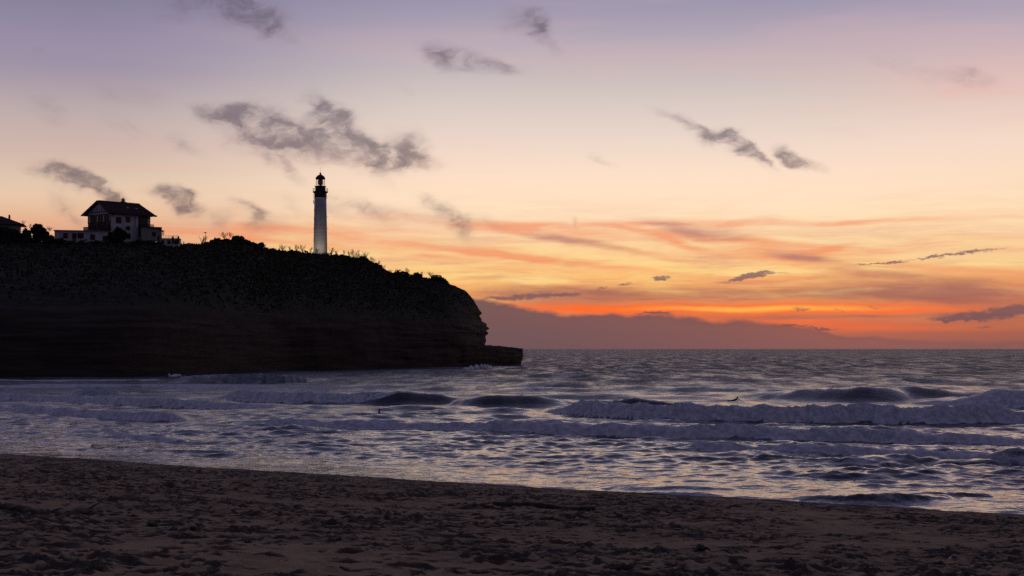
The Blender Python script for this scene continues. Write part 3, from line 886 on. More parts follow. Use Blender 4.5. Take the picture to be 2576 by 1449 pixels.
for k in range(2):
    front_foot[:, k] = np.convolve(np.pad(front_foot[:, k], 35, 'edge'), hk, 'valid')
tn = np.linspace(0, 1, NN + 1)[1:]
nd[0] = front_foot[-1]
nose_foot = np.stack([np.interp(tn * nu[-1], nu, nd[:, k]) for k in range(2)], -1)
nose_top = np.repeat(E[None], NN, 0)
back = np.array([(-40, 744), (-110, 770), (-210, 740), (-340, 640), (-430, 520)], float)
bu = np.concatenate([[0], np.cumsum(np.hypot(*np.diff(back, axis=0).T))])
tb = np.linspace(0, 1, NB + 1)[1:]
back_foot = np.stack([np.interp(tb * bu[-1], bu, back[:, k]) for k in range(2)], -1)
back_top = np.stack([np.interp((1 - tb) * cu[-1], cu, cl[:, k]) for k in range(3)], -1)
top = np.concatenate([front_top, nose_top, back_top])
foot = np.concatenate([front_foot, nose_foot, back_foot])
NU = len(top)
wn = np.concatenate([sstep(np.linspace(0, 1, NF), 0.82, 1.0), np.ones(NN), 1 - sstep(tb, 0, 0.1)])          # how far the nose profile rules
wbk = np.concatenate([np.zeros(NF), np.zeros(NN), sstep(tb, 0, 0.15)])
fr_ = np.concatenate([np.linspace(0, 0.06, 34), np.linspace(0.06, 0.35, 40)[1:], np.linspace(0.35, 1, 44)[1:]])
NV = len(fr_)
# height (share of the crest height) against the distance from the foot (share of the way to the crest)
P_slope = np.interp(fr_, [0, 0.012, 0.03, 0.05, 0.08, 0.2, 0.45, 0.75, 0.92, 1.0], [0.0, 0.12, 0.26, 0.33, 0.40, 0.52, 0.70, 0.87, 0.965, 1.0])
P_nose = np.interp(fr_, [0, 0.01, 0.02, 0.03, 0.05, 0.10, 0.155, 0.28, 0.40, 0.6, 0.8, 1.0], [-0.03, 0.10, 0.22, 0.36, 0.44, 0.545, 0.655, 0.785, 0.875, 0.935, 0.965, 1.0])
P_back = np.interp(fr_, [0, 0.03, 0.08, 0.2, 1.0], [0.0, 0.5, 0.9, 0.985, 1.0])
HX = foot[:, None, 0] * (1 - fr_) + top[:, None, 0] * fr_
HYY = foot[:, None, 1] * (1 - fr_) + top[:, None, 1] * fr_
prof = (P_slope[None] * (1 - wn[:, None]) + P_nose[None] * wn[:, None]) * (1 - wbk[:, None]) + P_back[None] * wbk[:, None]
HZ = top[:, None, 2] * prof
# outward direction, beds of rock sticking out and in, gullies
ox, oy = foot[:, 0] - top[:, 0], foot[:, 1] - top[:, 1]
ol = np.hypot(ox, oy) + 1e-6
ox, oy = (ox / ol)[:, None], (oy / ol)[:, None]
along = np.concatenate([[0], np.cumsum(np.hypot(*np.diff(foot, axis=0).T))])[:, None] * np.ones_like(HZ)
cliff = 1 - sstep(prof, 0.36, 0.60)
cliff = np.where(wn[:, None] > 0.5, 1 - sstep(prof, 0.55, 0.75), cliff)
beds = 0.9 * perlin(HZ / 1.35 + 0.25 * perlin(along / 14.0, HZ * 0, 203), along / 26.0, 201) + 0.8 * perlin(HZ / 3.4, along / 40.0, 202)
rough = 0.9 * fbm(along / 7.0, HZ / 5.0, 204, 4) + 2.2 * perlin(along / 24.0, HZ / 30.0, 205) * (1 - wn[:, None])
out = cliff * (beds * (0.75 + 0.35 * wn[:, None]) + rough) * sstep(HZ, -0.5, 1.5)
out = out + wn[:, None] * np.interp(HZ, [8.5, 9.2, 10.4, 11, 12.6, 13.2, 14.5, 18.0, 18.4, 20.5, 23], [-.7, -.6, .1, -.5, -.3, .9, .5, .6, -1.1, -.9, 0])
bump = (1 - cliff) * (1.5 * fbm(HX / 16.0, HYY / 16.0, 206, 3) * np.minimum(1, 4 * (1 - fr_))[None] + 0.35 * fbm(HX / 3.5, HYY / 3.5, 207, 3)) * (1 - 0.75 * wn[:, None])
HX = HX + ox * out
HYY = HYY + oy * out
HZ = HZ + bump
HZ[:, 0] = -3.0
head_me = np_mesh("headland", np.stack([HX, HYY, HZ], -1).reshape(-1, 3), grid_faces(NU, NV)[:, ::-1])
m = principled("headland_ground", (0.1, 0.08, 0.06), 0.92, 0.2)
g = G(m.node_tree)
b = m.node_tree.nodes["Principled BSDF"]
t = g.node("ShaderNodeTexCoord")
P = t.outputs["Object"]
sp_ = g.node("ShaderNodeSeparateXYZ")
g.put(sp_.inputs[0], P)
lay = g.noise(g.mapping(P, scale=(0.05, 0.05, 0.9)), 1.0, 5.0, 0.6)
rockc = g.mix(g.rng(lay, 0.35, 0.65), (0.030, 0.021, 0.016), (0.058, 0.042, 0.032))
green = g.noise(P, 0.15, 5.0, 0.6)
gc = g.mix(g.rng(green, 0.35, 0.65), (0.020, 0.021, 0.011), (0.036, 0.034, 0.018))
hgt = g.math("ADD", sp_.outputs[2], g.math("MULTIPLY", g.math("SUBTRACT", green, 0.5), 14.0))
g.put(b.inputs["Base Color"], g.mix(g.rng(hgt, 15, 20), rockc, gc))
bmp = g.node("ShaderNodeBump")
bmp.inputs["Distance"].default_value = 0.4
g.put(bmp.inputs["Height"], lay)
g.put(b.inputs["Normal"], bmp.outputs[0])
M["headland"] = m
tag(link("headland", head_me, M["headland"]), kind="structure", label="dark rocky headland with layered cliffs and scrub on top")

# rock shelf running out to sea from the nose
shelf = [(-52, 590), (-30, 596), (-18, 612), (-9, 636), (-3.5, 655), (1.5, 672), (4.3, 684), (4.6, 692), (3.0, 699), (-3, 702), (-14, 706), (-26, 712), (-44, 700)]
sh = np.array(shelf + shelf[:1], float)
su = np.concatenate([[0], np.cumsum(np.hypot(*np.diff(sh, axis=0).T))])
NS, NZ = 300, 26
ts = np.linspace(0, su[-1], NS)
px_, py_ = np.interp(ts, su, sh[:, 0]), np.interp(ts, su, sh[:, 1])
cx_, cy_ = -20.0, 664.0
zz = np.concatenate([np.linspace(0, 1, NZ), np.ones(5)])
inw = np.concatenate([np.zeros(NZ), np.array([0.05, 0.2, 0.5, 0.8, 1.0])])
topz = np.interp(px_, [-50, -20, -10.5, -2, 3, 5], [9.2, 9.0, 8.4, 7.7, 7.3, 6.9])
ZZ = -3.0 + (topz[:, None] + 3.0) * zz[None]
al = ts[:, None] * np.ones_like(ZZ)
ndx, ndy = px_ - cx_, py_ - cy_
nl = np.hypot(ndx, ndy)
push = (0.55 * perlin(ZZ / 1.1, al / 22.0, 211) + 0.7 * fbm(al / 6.0, ZZ / 3.0, 212, 4) - 1.3 * sstep(ZZ, 3.5, 0.3)) * (1 - inw)[None]
push[-1] = push[0]
SXX = px_[:, None] * (1 - inw) + cx_ * inw + (ndx / nl)[:, None] * push
SYY = py_[:, None] * (1 - inw) + cy_ * inw + (ndy / nl)[:, None] * push
SZZ = ZZ + (0.5 * fbm(SXX / 4.0, SYY / 4.0, 213, 3)) * (zz >= 0.98)[None] * 1.2
SZZ[-1] = SZZ[0]
shelf_me = np_mesh("rock_shelf", np.stack([SXX, SYY, SZZ], -1).reshape(-1, 3), grid_faces(NS, len(zz)))
tag(link("rock_shelf", shelf_me, M["headland"]), kind="structure", label="low flat rock shelf jutting into the sea below the cliff nose")


def crest_z(X):
    o = np.argsort(cl[:, 0])
    return float(np.interp(X, cl[o, 0], cl[o, 2]))


def leaf_quads(pos, size, rng, up=0.3):
    """one small random leaf-clump quad per position"""
    n = len(pos)
    a = rng.normal(size=(n, 3))
    a /= np.linalg.norm(a, axis=1)[:, None]
    c = rng.normal(size=(n, 3))
    c[:, 2] += up
    c = np.cross(a, c)
    c /= np.linalg.norm(c, axis=1)[:, None] + 1e-9
    s = (size * rng.uniform(0.6, 1.3, n))[:, None]
    v = np.stack([pos - a * s - c * s * 0.55, pos + a * s - c * s * 0.45, pos + a * s * 0.8 + c * s * 0.6, pos - a * s * 0.7 + c * s * 0.5], 1)
    return v.reshape(-1, 3), np.arange(4 * n).reshape(-1, 4)


def scrub_cover():
    """low wind-cut scrub all over the upper slope"""
    Xg, Yg, Zg, C = HX[:NF + NN], HYY[:NF + NN], HZ[:NF + NN], cliff[:NF + NN]
    n = 46000
    i = RNG.integers(0, NF + NN - 1, n)
    f = RNG.uniform(0.04, 1.0, n) ** 0.75
    j = np.clip(np.searchsorted(fr_, f), 1, NV - 1)
    tt = RNG.uniform(0, 1, n)
    u = RNG.uniform(0, 1, n)

    def pick(A):
        return (A[i, j - 1] * (1 - tt) + A[i, j] * tt) * (1 - u) + (A[i + 1, j - 1] * (1 - tt) + A[i + 1, j] * tt) * u

    p = np.stack([pick(Xg), pick(Yg), pick(Zg)], -1)
    low = pick(C)
    nose = wn[i]
    mound = np.clip(0.55 + 0.9 * fbm(p[:, 0] / 5.0, p[:, 1] / 5.0, 221, 3), 0, 1.4)
    keep = (low < RNG.uniform(0.1, 1.0, n)) & (mound > 0.15) & (p[:, 0] > -260)
    p[:, 2] += RNG.uniform(-0.1, 1.0, n) * mound * 1.1 * (1 - 0.75 * nose)
    v, f_ = leaf_quads(p[keep], 0.42 * (1 - 0.35 * nose[keep]), RNG)
    return np_mesh("scrub", v, f_, False)


tag(link("scrub", scrub_cover(), M["leaf"]), kind="stuff", label="low dark scrub covering the top of the headland")

# ------------------------------------------------------------------ bushes and bare shrubs along the skyline
def bush_mesh(w_, d_, h_, n, size, seed, lumps=16):
    rng = np.random.default_rng(seed)
    c = np.stack([rng.uniform(-0.55, 0.55, lumps) * w_, rng.uniform(-0.5, 0.5, lumps) * d_, rng.uniform(0.02, 0.72, lumps) * h_], -1)
    c[:, 2] *= 1.08 - 0.5 * (np.abs(c[:, 0]) / (0.55 * w_)) ** 2
    r = rng.uniform(0.18, 0.34, lumps)
    k = rng.integers(0, lumps, n)
    d = rng.normal(size=(n, 3))
    d /= np.linalg.norm(d, axis=1)[:, None]
    d *= (rng.uniform(0.35, 1.05, n) ** 0.4)[:, None]
    p = c[k] + d * r[k][:, None] * np.array([w_ * 0.9, d_ * 0.9, h_ * 0.85])
    p[:, 2] = np.maximum(p[:, 2], 0.05)
    return leaf_quads(p, size, rng)


def bush(name, label, pos, w_, d_, h_, n=1400, size=0.34, seed=1, group=None, cat="bush"):
    root = empty(name, pos)
    tag(root, label, cat, group)
    v, f = bush_mesh(w_, d_, h_, n, size, seed)
    link("crown", np_mesh("crown", v, f, False), M["leaf"], root)
    t_ = MB()
    rg = random.Random(seed)
    for k in range(4):
        x, y = rg.uniform(-0.2, 0.2) * w_, rg.uniform(-0.2, 0.2) * d_
        t_.tube([(x * 0.05, y * 0.05, -1.2), (x * 0.6, y * 0.6, h_ * 0.3), (x * 1.3, y * 1.3, h_ * 0.65)], [0.14, 0.1, 0.04], 5)
    t_.build("trunk", M["bark"], root)
    return root


def bare_meshes(h_, spread_, seed):
    """wind-bent leafless shrub: a trunk mesh and a crown of twigs"""
    rg = random.Random(seed)
    tr, cr = MB(), MB()

    def grow(p, d, ln, r, depth):
        q = p + d * ln
        mid = p + d * ln * 0.5 + Vector((rg.uniform(-1, 1), rg.uniform(-1, 1), rg.uniform(-0.3, 0.6))) * ln * 0.09
        (tr if depth >= 3 else cr).tube([p, mid, q], [r, r * 0.85, r * 0.65], 4 if depth >= 3 else 3, caps=False)
        if depth == 0:
            return
        for _ in range(rg.choice((2, 2, 3)) if depth > 1 else 2):
            nd_ = (d + Vector((rg.uniform(-1, 1) * spread_ * 0.75 + 0.06, rg.uniform(-1, 1) * spread_ * 0.75, rg.uniform(0.0, 0.5)))).normalized()
            grow(p + d * ln * rg.uniform(0.55, 1.0), nd_, ln * rg.uniform(0.55, 0.8), r * 0.62, depth - 1)

    for _ in range(rg.choice((7, 8, 9))):
        d0 = Vector((rg.uniform(-0.75, 0.85), rg.uniform(-0.7, 0.7), 1.0)).normalized()
        grow(Vector((rg.uniform(-0.12, 0.12), rg.uniform(-0.12, 0.12), -0.4)), d0, h_ * rg.uniform(0.26, 0.44), 0.06, 4)
    return tr, cr


BARE_SRC = []
for k in range(5):
    tr, cr = bare_meshes(3.0, 0.62 + 0.05 * k, 300 + k)
    root = empty("bare_shrub")
    tr.build("trunk", M["bark"], root)
    cr.build("crown", M["bark"], root)
    BARE_SRC.append(root)
BARE_USED = [False] * 5


def bare_shrub(xs, yb, hs, D, label, k=0, wide=1.0, rz=0.0, group="bare shrubs along the headland skyline"):
    pos = world_at(xs, yb - 3, D)
    src = BARE_SRC[k]
    if not BARE_USED[k]:
        BARE_USED[k] = True
        root = src
    else:
        root = src.copy()
        COL.objects.link(root)
        for ch in list(src.children):
            c_ = ch.copy()
            COL.objects.link(c_)
            c_.parent = root
    s_ = hs / 4.0 * D / F / 2.5
    root.location = pos
    root.scale = (s_ * wide, s_ * wide, s_)
    root.rotation_euler = (0, 0, rz)
    tag(root, label, "shrub", group)
    return root


def D_at(xs):
    a = np.array(CREST, float)
    return float(np.interp(xs, a[:, 0], a[:, 2]))


SHRUBS = [
    (93, 899, 18, "bare twigs beside the eave of the house cut by the frame", 0, 1.0),
    (118, 912, 16, "thin bare shrub left of the round evergreen bush", 1, 0.9),
    (200, 925, 22, "bare shrub leaning out from the round evergreen bush", 2, 1.2),
    (652, 943, 20, "bare shrub behind the terrace railing of the villa", 3, 0.8),
    (735, 977, 10, "small bare shrub between the terrace and the street lamp", 4, 1.2),
    (806, 976, 34, "wide dark twiggy shrub at the foot of the street lamp", 1, 1.3),
    (895, 952, 26, "bare shrub standing up from the crown of the rounded thicket", 0, 1.3),
    (921, 949, 22, "lower bare shrub on the crown of the rounded thicket", 3, 1.2),
    (1058, 992, 18, "bare twigs on the falling side of the rounded thicket", 2, 1.0),
    (1132, 1002, 30, "bushy bare shrub halfway between the thicket and the lighthouse", 2, 1.1),
    (1160, 1004, 20, "faint bare shrub between two taller ones left of the lighthouse", 4, 1.0),
    (1186, 1004, 28, "tall feathery bare shrub left of the lighthouse", 3, 1.1),
    (1208, 1005, 27, "bare shrub with spread twigs nearer to the lighthouse's left side", 0, 1.1),
    (1240, 1008, 20, "low bare shrub against the lighthouse's left edge", 1, 1.0),
    (1268, 1012, 24, "bare shrub in front of the lit foot of the lighthouse", 2, 0.9),
    (1321, 1021, 34, "tall bare shrub touching the lighthouse's right edge", 1, 0.85),
    (1346, 1022, 20, "small bare shrub on the bush right of the lighthouse", 4, 1.0),
    (1376, 1020, 22, "single upright bare shrub with one tall twig", 3, 0.7),
    (1396, 1024, 20, "bare shrub at the end of the low bush right of the lighthouse", 0, 1.0),
    (1416, 1037, 44, "tallest bare shrub on the downhill skyline", 0, 0.95),
    (1440, 1040, 34, "bare shrub just downhill of the tallest one", 2, 0.9),
    (1464, 1045, 40, "tall forked bare shrub at the top of the steep drop", 4, 0.8),
    (1488, 1056, 34, "bare shrub bending over the steep drop", 3, 0.95),
    (1508, 1070, 30, "bare shrub halfway down the steep drop", 1, 0.9),
    (1530, 1084, 28, "bare shrub near the foot of the steep drop", 0, 0.9),
    (1562, 1092, 16, "low bare shrub left of the lone bent shrub", 2, 1.1),
    (1592, 1096, 20, "broad low bare shrub on the level stretch of the skyline", 4, 1.3),
    (1628, 1099, 32, "lone bent bare shrub sticking up above the level stretch", 3, 0.8),
    (1683, 1102, 16, "small bare shrub on the last leafy bush", 1, 1.0),
    (1722, 1106, 22, "upright bare twigs on the last leafy bush above the cliff nose", 2, 1.1),
    (1752, 1122, 18, "lowest bare shrub on the edge of the cliff nose", 0, 1.0),
]
for xs, yb, hs, lb, k, wd in SHRUBS:
    bare_shrub(xs, yb, hs, D_at(xs) - 0.5, lb, k, wd, rz=0.0)

BUSHES = [  # x centre, y top, y foot, width in photo pixels, nearer by
    (153, 893, 966, 78, 4, "dark round evergreen bush between the cut-off house and the villa", 1500),
    (104, 911, 962, 34, 4, "small dark bush under the eave of the cut-off house", 500),
    (475, 906, 968, 52, 10, "dark two-peaked tree in front of the villa's white wall", 1500),
    (446, 922, 966, 34, 11, "lower dark tree at the corner of the villa's gable", 800),
    (838, 957, 985, 60, 3, "leafy bush forming the left shoulder of the rounded thicket", 900),
    (890, 945, 985, 78, 2, "broad leafy bush under the bare shrubs of the rounded thicket", 1300),
    (956, 941, 985, 84, 2, "largest leafy bush at the top of the rounded thicket", 1500),
    (1014, 956, 995, 74, 2, "leafy bush on the falling right shoulder of the rounded thicket", 1200),
    (1068, 986, 1010, 60, 2, "low leafy bush at the right foot of the rounded thicket", 800),
    (1372, 1015, 1040, 74, 2, "low rounded leafy bush just right of the lighthouse", 900),
    (1452, 1025, 1062, 64, 2, "dense leafy bush at the top of the steep drop", 1100),
    (1500, 1044, 1085, 56, 2, "dense leafy bush hanging over the steep drop", 1000),
    (1545, 1078, 1105, 44, 2, "leafy bush at the foot of the steep drop", 600),
    (1598, 1084, 1118, 96, 2, "long leafy bush on the level stretch above the cliff", 1000),
    (1664, 1091, 1124, 56, 2, "small leafy bush with sky gaps before the last one", 900),
    (1722, 1093, 1138, 120, 2, "last wide leafy bush above the cliff nose", 1900),
    (1772, 1116, 1150, 50, 2, "small leafy bush at the brink of the cliff nose", 700),
    (560, 958, 985, 70, 6, "dark bush below the villa's right annex", 800),
    (610, 962, 985, 60, 5, "dark bush below the terrace wall", 700),
    (380, 962, 985, 60, 8, "low hedge-like bush before the long white annex", 600),
    (236, 955, 985, 110, 8, "dark bush below the left end of the white annex", 900),
    (14, 901, 974, 70, 6, "tall dark bush hiding the wall of the house at the frame edge", 1400),
    (58, 906, 974, 56, 6, "dark bush right under the low eave of the cut-off house", 1100),
    (96, 920, 974, 60, 6, "low dark bush filling the gap beside the cut-off house", 900),
    (196, 928, 972, 50, 6, "low dark bush at the foot of the round evergreen", 700),
]
for n, (xs, yt, yf, wp, nearer, lb, cnt) in enumerate(BUSHES):
    D = D_at(xs) - nearer
    k = D / F / 4.0
    pos = world_at(xs, yf, D)
    bush("leafy_bush", lb, pos, wp * k * 0.80, max(3.0, wp * k * 0.6), (yf - yt) * k * 1.0, int(cnt * 2.0), 0.36, 500 + n, "leafy bushes along the headland skyline")

# ------------------------------------------------------------------ lighthouse
m = principled("white_tower_stone", (0.66, 0.64, 0.60), 0.85, 0.2)
g = G(m.node_tree)
b = m.node_tree.nodes["Principled BSDF"]
t = g.node("ShaderNodeTexCoord")
P = t.outputs["Object"]
crs = g.noise(g.mapping(P, scale=(0.25, 0.25, 2.4)), 1.0, 4.0, 0.65)
wea = g.noise(g.mapping(P, scale=(1, 1, 0.15)), 1.1, 5.0, 0.65)
g.put(b.inputs["Base Color"], g.mix(g.rng(wea, 0.35, 0.7, 0, 0.5), g.mix(g.rng(crs, 0.35, 0.65), (0.58, 0.56, 0.52), (0.42, 0.40, 0.375)), (0.33, 0.31, 0.29)))
bmp = g.node("ShaderNodeBump")
bmp.inputs["Distance"].default_value = 0.06
g.put(bmp.inputs["Height"], crs)
g.put(b.inputs["Normal"], bmp.outputs[0])
M["tower"] = m
M["tower_black"] = grainy("black_paint", (0.012, 0.011, 0.011), (0.022, 0.02, 0.02), 2.0, 0.6, 0.3)
M["clear_glass"] = bpy.data.materials.new("lantern_glass")
M["clear_glass"].use_nodes = True
nt_ = M["clear_glass"].node_tree
nt_.nodes.clear()
g = G(nt_)
tr_ = g.node("ShaderNodeBsdfTransparent")
gl_ = g.node("ShaderNodeBsdfGlossy")
gl_.inputs["Roughness"].default_value = 0.05
mx = g.node("ShaderNodeMixShader")
mx.inputs[0].default_value = 0.08
nt_.links.new(tr_.outputs[0], mx.inputs[1])
nt_.links.new(gl_.outputs[0], mx.inputs[2])
o_ = g.node("ShaderNodeOutputMaterial")
nt_.links.new(mx.outputs[0], o_.inputs[0])
M["lens"] = principled("lens_glass", (0.10, 0.095, 0.08), 0.15, 0.6)

LH = world_at(1281.6, 1395, 640)
LZ = 40.0
lh = empty("lighthouse", (LH.x, LH.y, LZ))
tag(lh, "tall white lighthouse with black top, its foot lit from below", "lighthouse")


def lhz(yz):
    return 81.55 - 0.02625 * yz - LZ


MB().lathe([(3.0, -2), (2.86, lhz(1440)), (2.76, lhz(1380)), (2.67, lhz(1200)), (2.61, lhz(1000)), (2.50, lhz(760)), (2.40, lhz(556))], 48).build("tower_shaft", M["tower"], lh, True)
MB().lathe([(2.40, lhz(556)), (2.56, lhz(553)), (2.58, lhz(548)), (2.56, lhz(543)), (2.3, lhz(541))], 48, cap=False).build("moulding_ring", principled("white_moulding", (0.8, 0.78, 0.72), 0.7, 0.2), lh)
MB().lathe([(2.44, lhz(543)), (2.46, lhz(480)), (2.5, lhz(476)), (2.62, lhz(470)), (2.9, lhz(462)), (3.0, lhz(456))], 48).build("watch_room", M["tower_black"], lh)
MB().lathe([(1.9, lhz(457)), (3.06, lhz(457)), (3.1, lhz(446)), (1.9, lhz(444))], 48).build("gallery_deck", M["tower_black"], lh)
rail = MB()
for zz_ in (lhz(397), lhz(412), lhz(428)):
    ring = [(2.98 * math.cos(a), 2.98 * math.sin(a), zz_) for a in np.linspace(0, 2 * math.pi, 49)]
    rail.tube(ring, 0.03, 4, caps=False)
ro = rail.build("gallery_railing", M["metal_dark"], lh)
for k in range(24):
    a = 2 * math.pi * k / 24
    MB().tube([(2.98 * math.cos(a), 2.98 * math.sin(a), lhz(446)), (2.98 * math.cos(a), 2.98 * math.sin(a), lhz(395))], 0.035, 4).build("railing_post", M["metal_dark"], ro)
MB().lathe([(2.07, lhz(450)), (2.05, lhz(378)), (2.2, lhz(376)), (2.28, lhz(370)), (2.24, lhz(363)), (1.5, lhz(361))], 40).build("upper_drum", M["tower_black"], lh)
lan = MB()
for zz_ in (lhz(362) + 0.04, lhz(328), lhz(294), lhz(258) - 0.04):
    lan.tube([(1.74 * math.cos(a), 1.74 * math.sin(a), zz_) for a in np.linspace(0, 2 * math.pi, 41)], 0.035, 4, caps=False)
lo_ = lan.build("lantern_frame", M["tower_black"], lh)
for k in range(12):
    a = 2 * math.pi * k / 12 + 0.13
    MB().tube([(1.74 * math.cos(a), 1.74 * math.sin(a), lhz(362)), (1.74 * math.cos(a), 1.74 * math.sin(a), lhz(257))], 0.05, 5).build("mullion", M["tower_black"], lo_)
    a2 = 2 * math.pi * (k + 1) / 12 + 0.13
    q = [(1.72 * math.cos(a), 1.72 * math.sin(a), lhz(361)), (1.72 * math.cos(a2), 1.72 * math.sin(a2), lhz(361)), (1.72 * math.cos(a2), 1.72 * math.sin(a2), lhz(258)), (1.72 * math.cos(a), 1.72 * math.sin(a), lhz(258))]
    MB().add(q, [(0, 1, 2, 3)]).build("pane", M["clear_glass"], lo_)
MB().lathe([(0.5, lhz(361)), (0.55, lhz(345)), (0.95, lhz(338)), (1.05, lhz(322)), (1.05, lhz(292)), (0.9, lhz(270)), (0.45, lhz(257))], 24).build("lens", M["lens"], lh, True)
MB().lathe([(1.6, lhz(259)), (1.93, lhz(257)), (1.95, lhz(240)), (1.86, lhz(235)), (1.66, lhz(222)), (1.25, lhz(205)), (0.75, lhz(193)), (0.36, lhz(187)), (0.26, lhz(183)), (0.25, lhz(176))], 36).build("dome_roof", M["tower_black"], lh, True)
ball = MB().lathe([(0.05, lhz(190))] + [(max(0.02, 0.42 * math.sin(a)), lhz(172) - 0.42 * math.cos(a)) for a in np.linspace(0.3, math.pi, 10)], 16).build("ball_finial", M["tower_black"], lh, True)
MB().tube([(0, 0, lhz(158)), (0, 0, lhz(70))], [0.05, 0.018], 5).build("lightning_rod", M["metal_dark"], lh)
for yz, h_ in ((625, 0.8), (735, 0.8), (865, 0.8), (1022, 1.0), (1190, 1.0)):
    a = R(180 + 23)
    r_ = np.interp(yz, [556, 1000, 1380], [2.40, 2.61, 2.76])
    c_ = Vector((r_ * math.cos(a), r_ * math.sin(a), lhz(yz)))
    wf_ = MB().box(c_, (0.16, 0.62, h_ + 0.2), rz=a).build("window", M["stone_grey"], lh)
    MB().box(c_ + Vector((math.cos(a), math.sin(a), 0)) * 0.07, (0.06, 0.42, h_), rz=a).build("pane", M["pane"], wf_)
# aerials bracketed to the shaft
for yz in (520, 830, 1013):
    r_ = np.interp(yz, [556, 1000, 1380], [2.40, 2.61, 2.76])
    x0 = r_ - 0.05
    an = MB().tube([(x0, 0, lhz(yz)), (x0 + 0.85, 0, lhz(yz))], 0.03, 5)
    an.tube([(x0 + 0.22, 0, lhz(yz - 24)), (x0 + 0.22, 0, lhz(yz + 18))], 0.03, 5)
    an.tube([(x0 + 0.72, 0, lhz(yz - 10)), (x0 + 0.72, 0, lhz(yz + 10))], 0.025, 5)
    an.tube([(x0 - 0.1, 0, lhz(yz + 10)), (x0 + 0.22, 0, lhz(yz + 10))], 0.025, 5)
    an.build("antenna", M["metal_dark"], lh)
for yz, l_, off, sz in ((513, 1.5, 0.35, 0.10), (598, 1.55, 0.2, 0.22)):
    x0 = -np.interp(yz, [476, 1000], [2.44, 2.61])
    an = MB().box((x0 - off, -0.3, lhz(yz)), (sz, 0.2, l_))
    for dz in (-0.5, 0.5):
        an.tube([(x0 - off, -0.3, lhz(yz) + dz), (x0 + 0.1, -0.3, lhz(yz) + dz)], 0.03, 4)
    an.build("aerial_panel", M["metal_dark"], lh)
an = MB().tube([(-2.1, 0, lhz(352)), (-2.45, 0, lhz(352))], 0.03, 4).tube([(-2.35, 0, lhz(360)), (-2.35, 0, lhz(344))], 0.03, 4)
an.build("weather_vane_arm", M["metal_dark"], lh)

# floodlights standing at the foot of the tower
def floodlight(x, y, energy, label):
    base = Vector((LH.x + x, LH.y + y, 43.6))
    root = empty("floodlight", base)
    tag(root, label, "floodlight", "floodlights round the lighthouse foot")
    aim = Vector((LH.x, LH.y, 53.0)) - base
    MB().tube([(0, 0, -1.0), (0, 0, 0.35)], 0.05, 6).box((0, 0, 0.0), (0.3, 0.3, 0.06)).build("bracket", M["metal_dark"], root)
    rot = aim.to_track_quat("Z", "Y").to_matrix()
    MB().box((0, 0, 0.5), (0.42, 0.32, 0.22), m=rot).build("lamp_housing", M["metal_dark"], root)
    ld = bpy.data.lights.new("flood_lamp", "SPOT")
    ld.energy = energy
    ld.color = (1.0, 0.86, 0.66)
    ld.spot_size = R(100)
    ld.spot_blend = 0.8
    ld.shadow_soft_size = 0.15
    lo = bpy.data.objects.new("flood_lamp", ld)
    COL.objects.link(lo)
    lo.location = (base + Vector((0, 0, 0.5)) + aim.normalized() * 0.25)
    lo.rotation_euler = aim.to_track_quat("-Z", "Y").to_euler()


FLOOD = 1000.0
floodlight(1.0, -9.0, FLOOD, "small floodlight behind the bushes right before the lighthouse foot")
floodlight(-6.0, -4.6, FLOOD * 0.35, "small floodlight behind the bushes on the lighthouse's left side")

# ------------------------------------------------------------------ the big villa
def window(parent, c, w_, h_, axis, mat_frame, shutters=True, lattice=False):
    """a window in a wall; axis 'y' = wall faces local -y, 'x' = wall faces local -x"""
    cx, cy, cz = c

    def bx(u, dep, z, su, sd, sz):
        return ((cx + u, cy - dep, cz + z), (su, sd, sz)) if axis == "y" else ((cx - dep, cy - u, cz + z), (sd, su, sz))

    fr = MB()
    fr.box(*bx(-w_ / 2, 0.05, 0, 0.10, 0.14, h_ + 0.2)).box(*bx(w_ / 2, 0.05, 0, 0.10, 0.14, h_ + 0.2))
    fr.box(*bx(0, 0.05, h_ / 2 + 0.05, w_ - 0.1, 0.14, 0.1)).box(*bx(0, 0.05, -h_ / 2 - 0.05, w_ - 0.1, 0.14, 0.1)).box(*bx(0, 0.06, 0, 0.07, 0.1, h_))
    if lattice:
        for k in (-0.25, 0.0, 0.25):
            fr.box(*bx(0, 0.065, k * h_, w_ - 0.1, 0.08, 0.06))
    f_ = fr.build("window", mat_frame, parent)
    MB().box(*bx(0, 0.02, 0, w_ - 0.1, 0.05, h_)).build("pane", M["pane"], f_)
    if shutters:
        for s_ in (-1, 1):
            sx = s_ * (w_ / 2 + 0.05 + w_ * 0.26)
            sh_ = MB().box(*bx(sx, 0.05, 0, w_ * 0.5, 0.08, h_ + 0.1))
            for zk in (-0.35, 0, 0.35):
                sh_.box(*bx(sx, 0.11, zk * h_, w_ * 0.44, 0.04, 0.08))
            sh_.build("shutter", M["timber"], f_)
    return f_


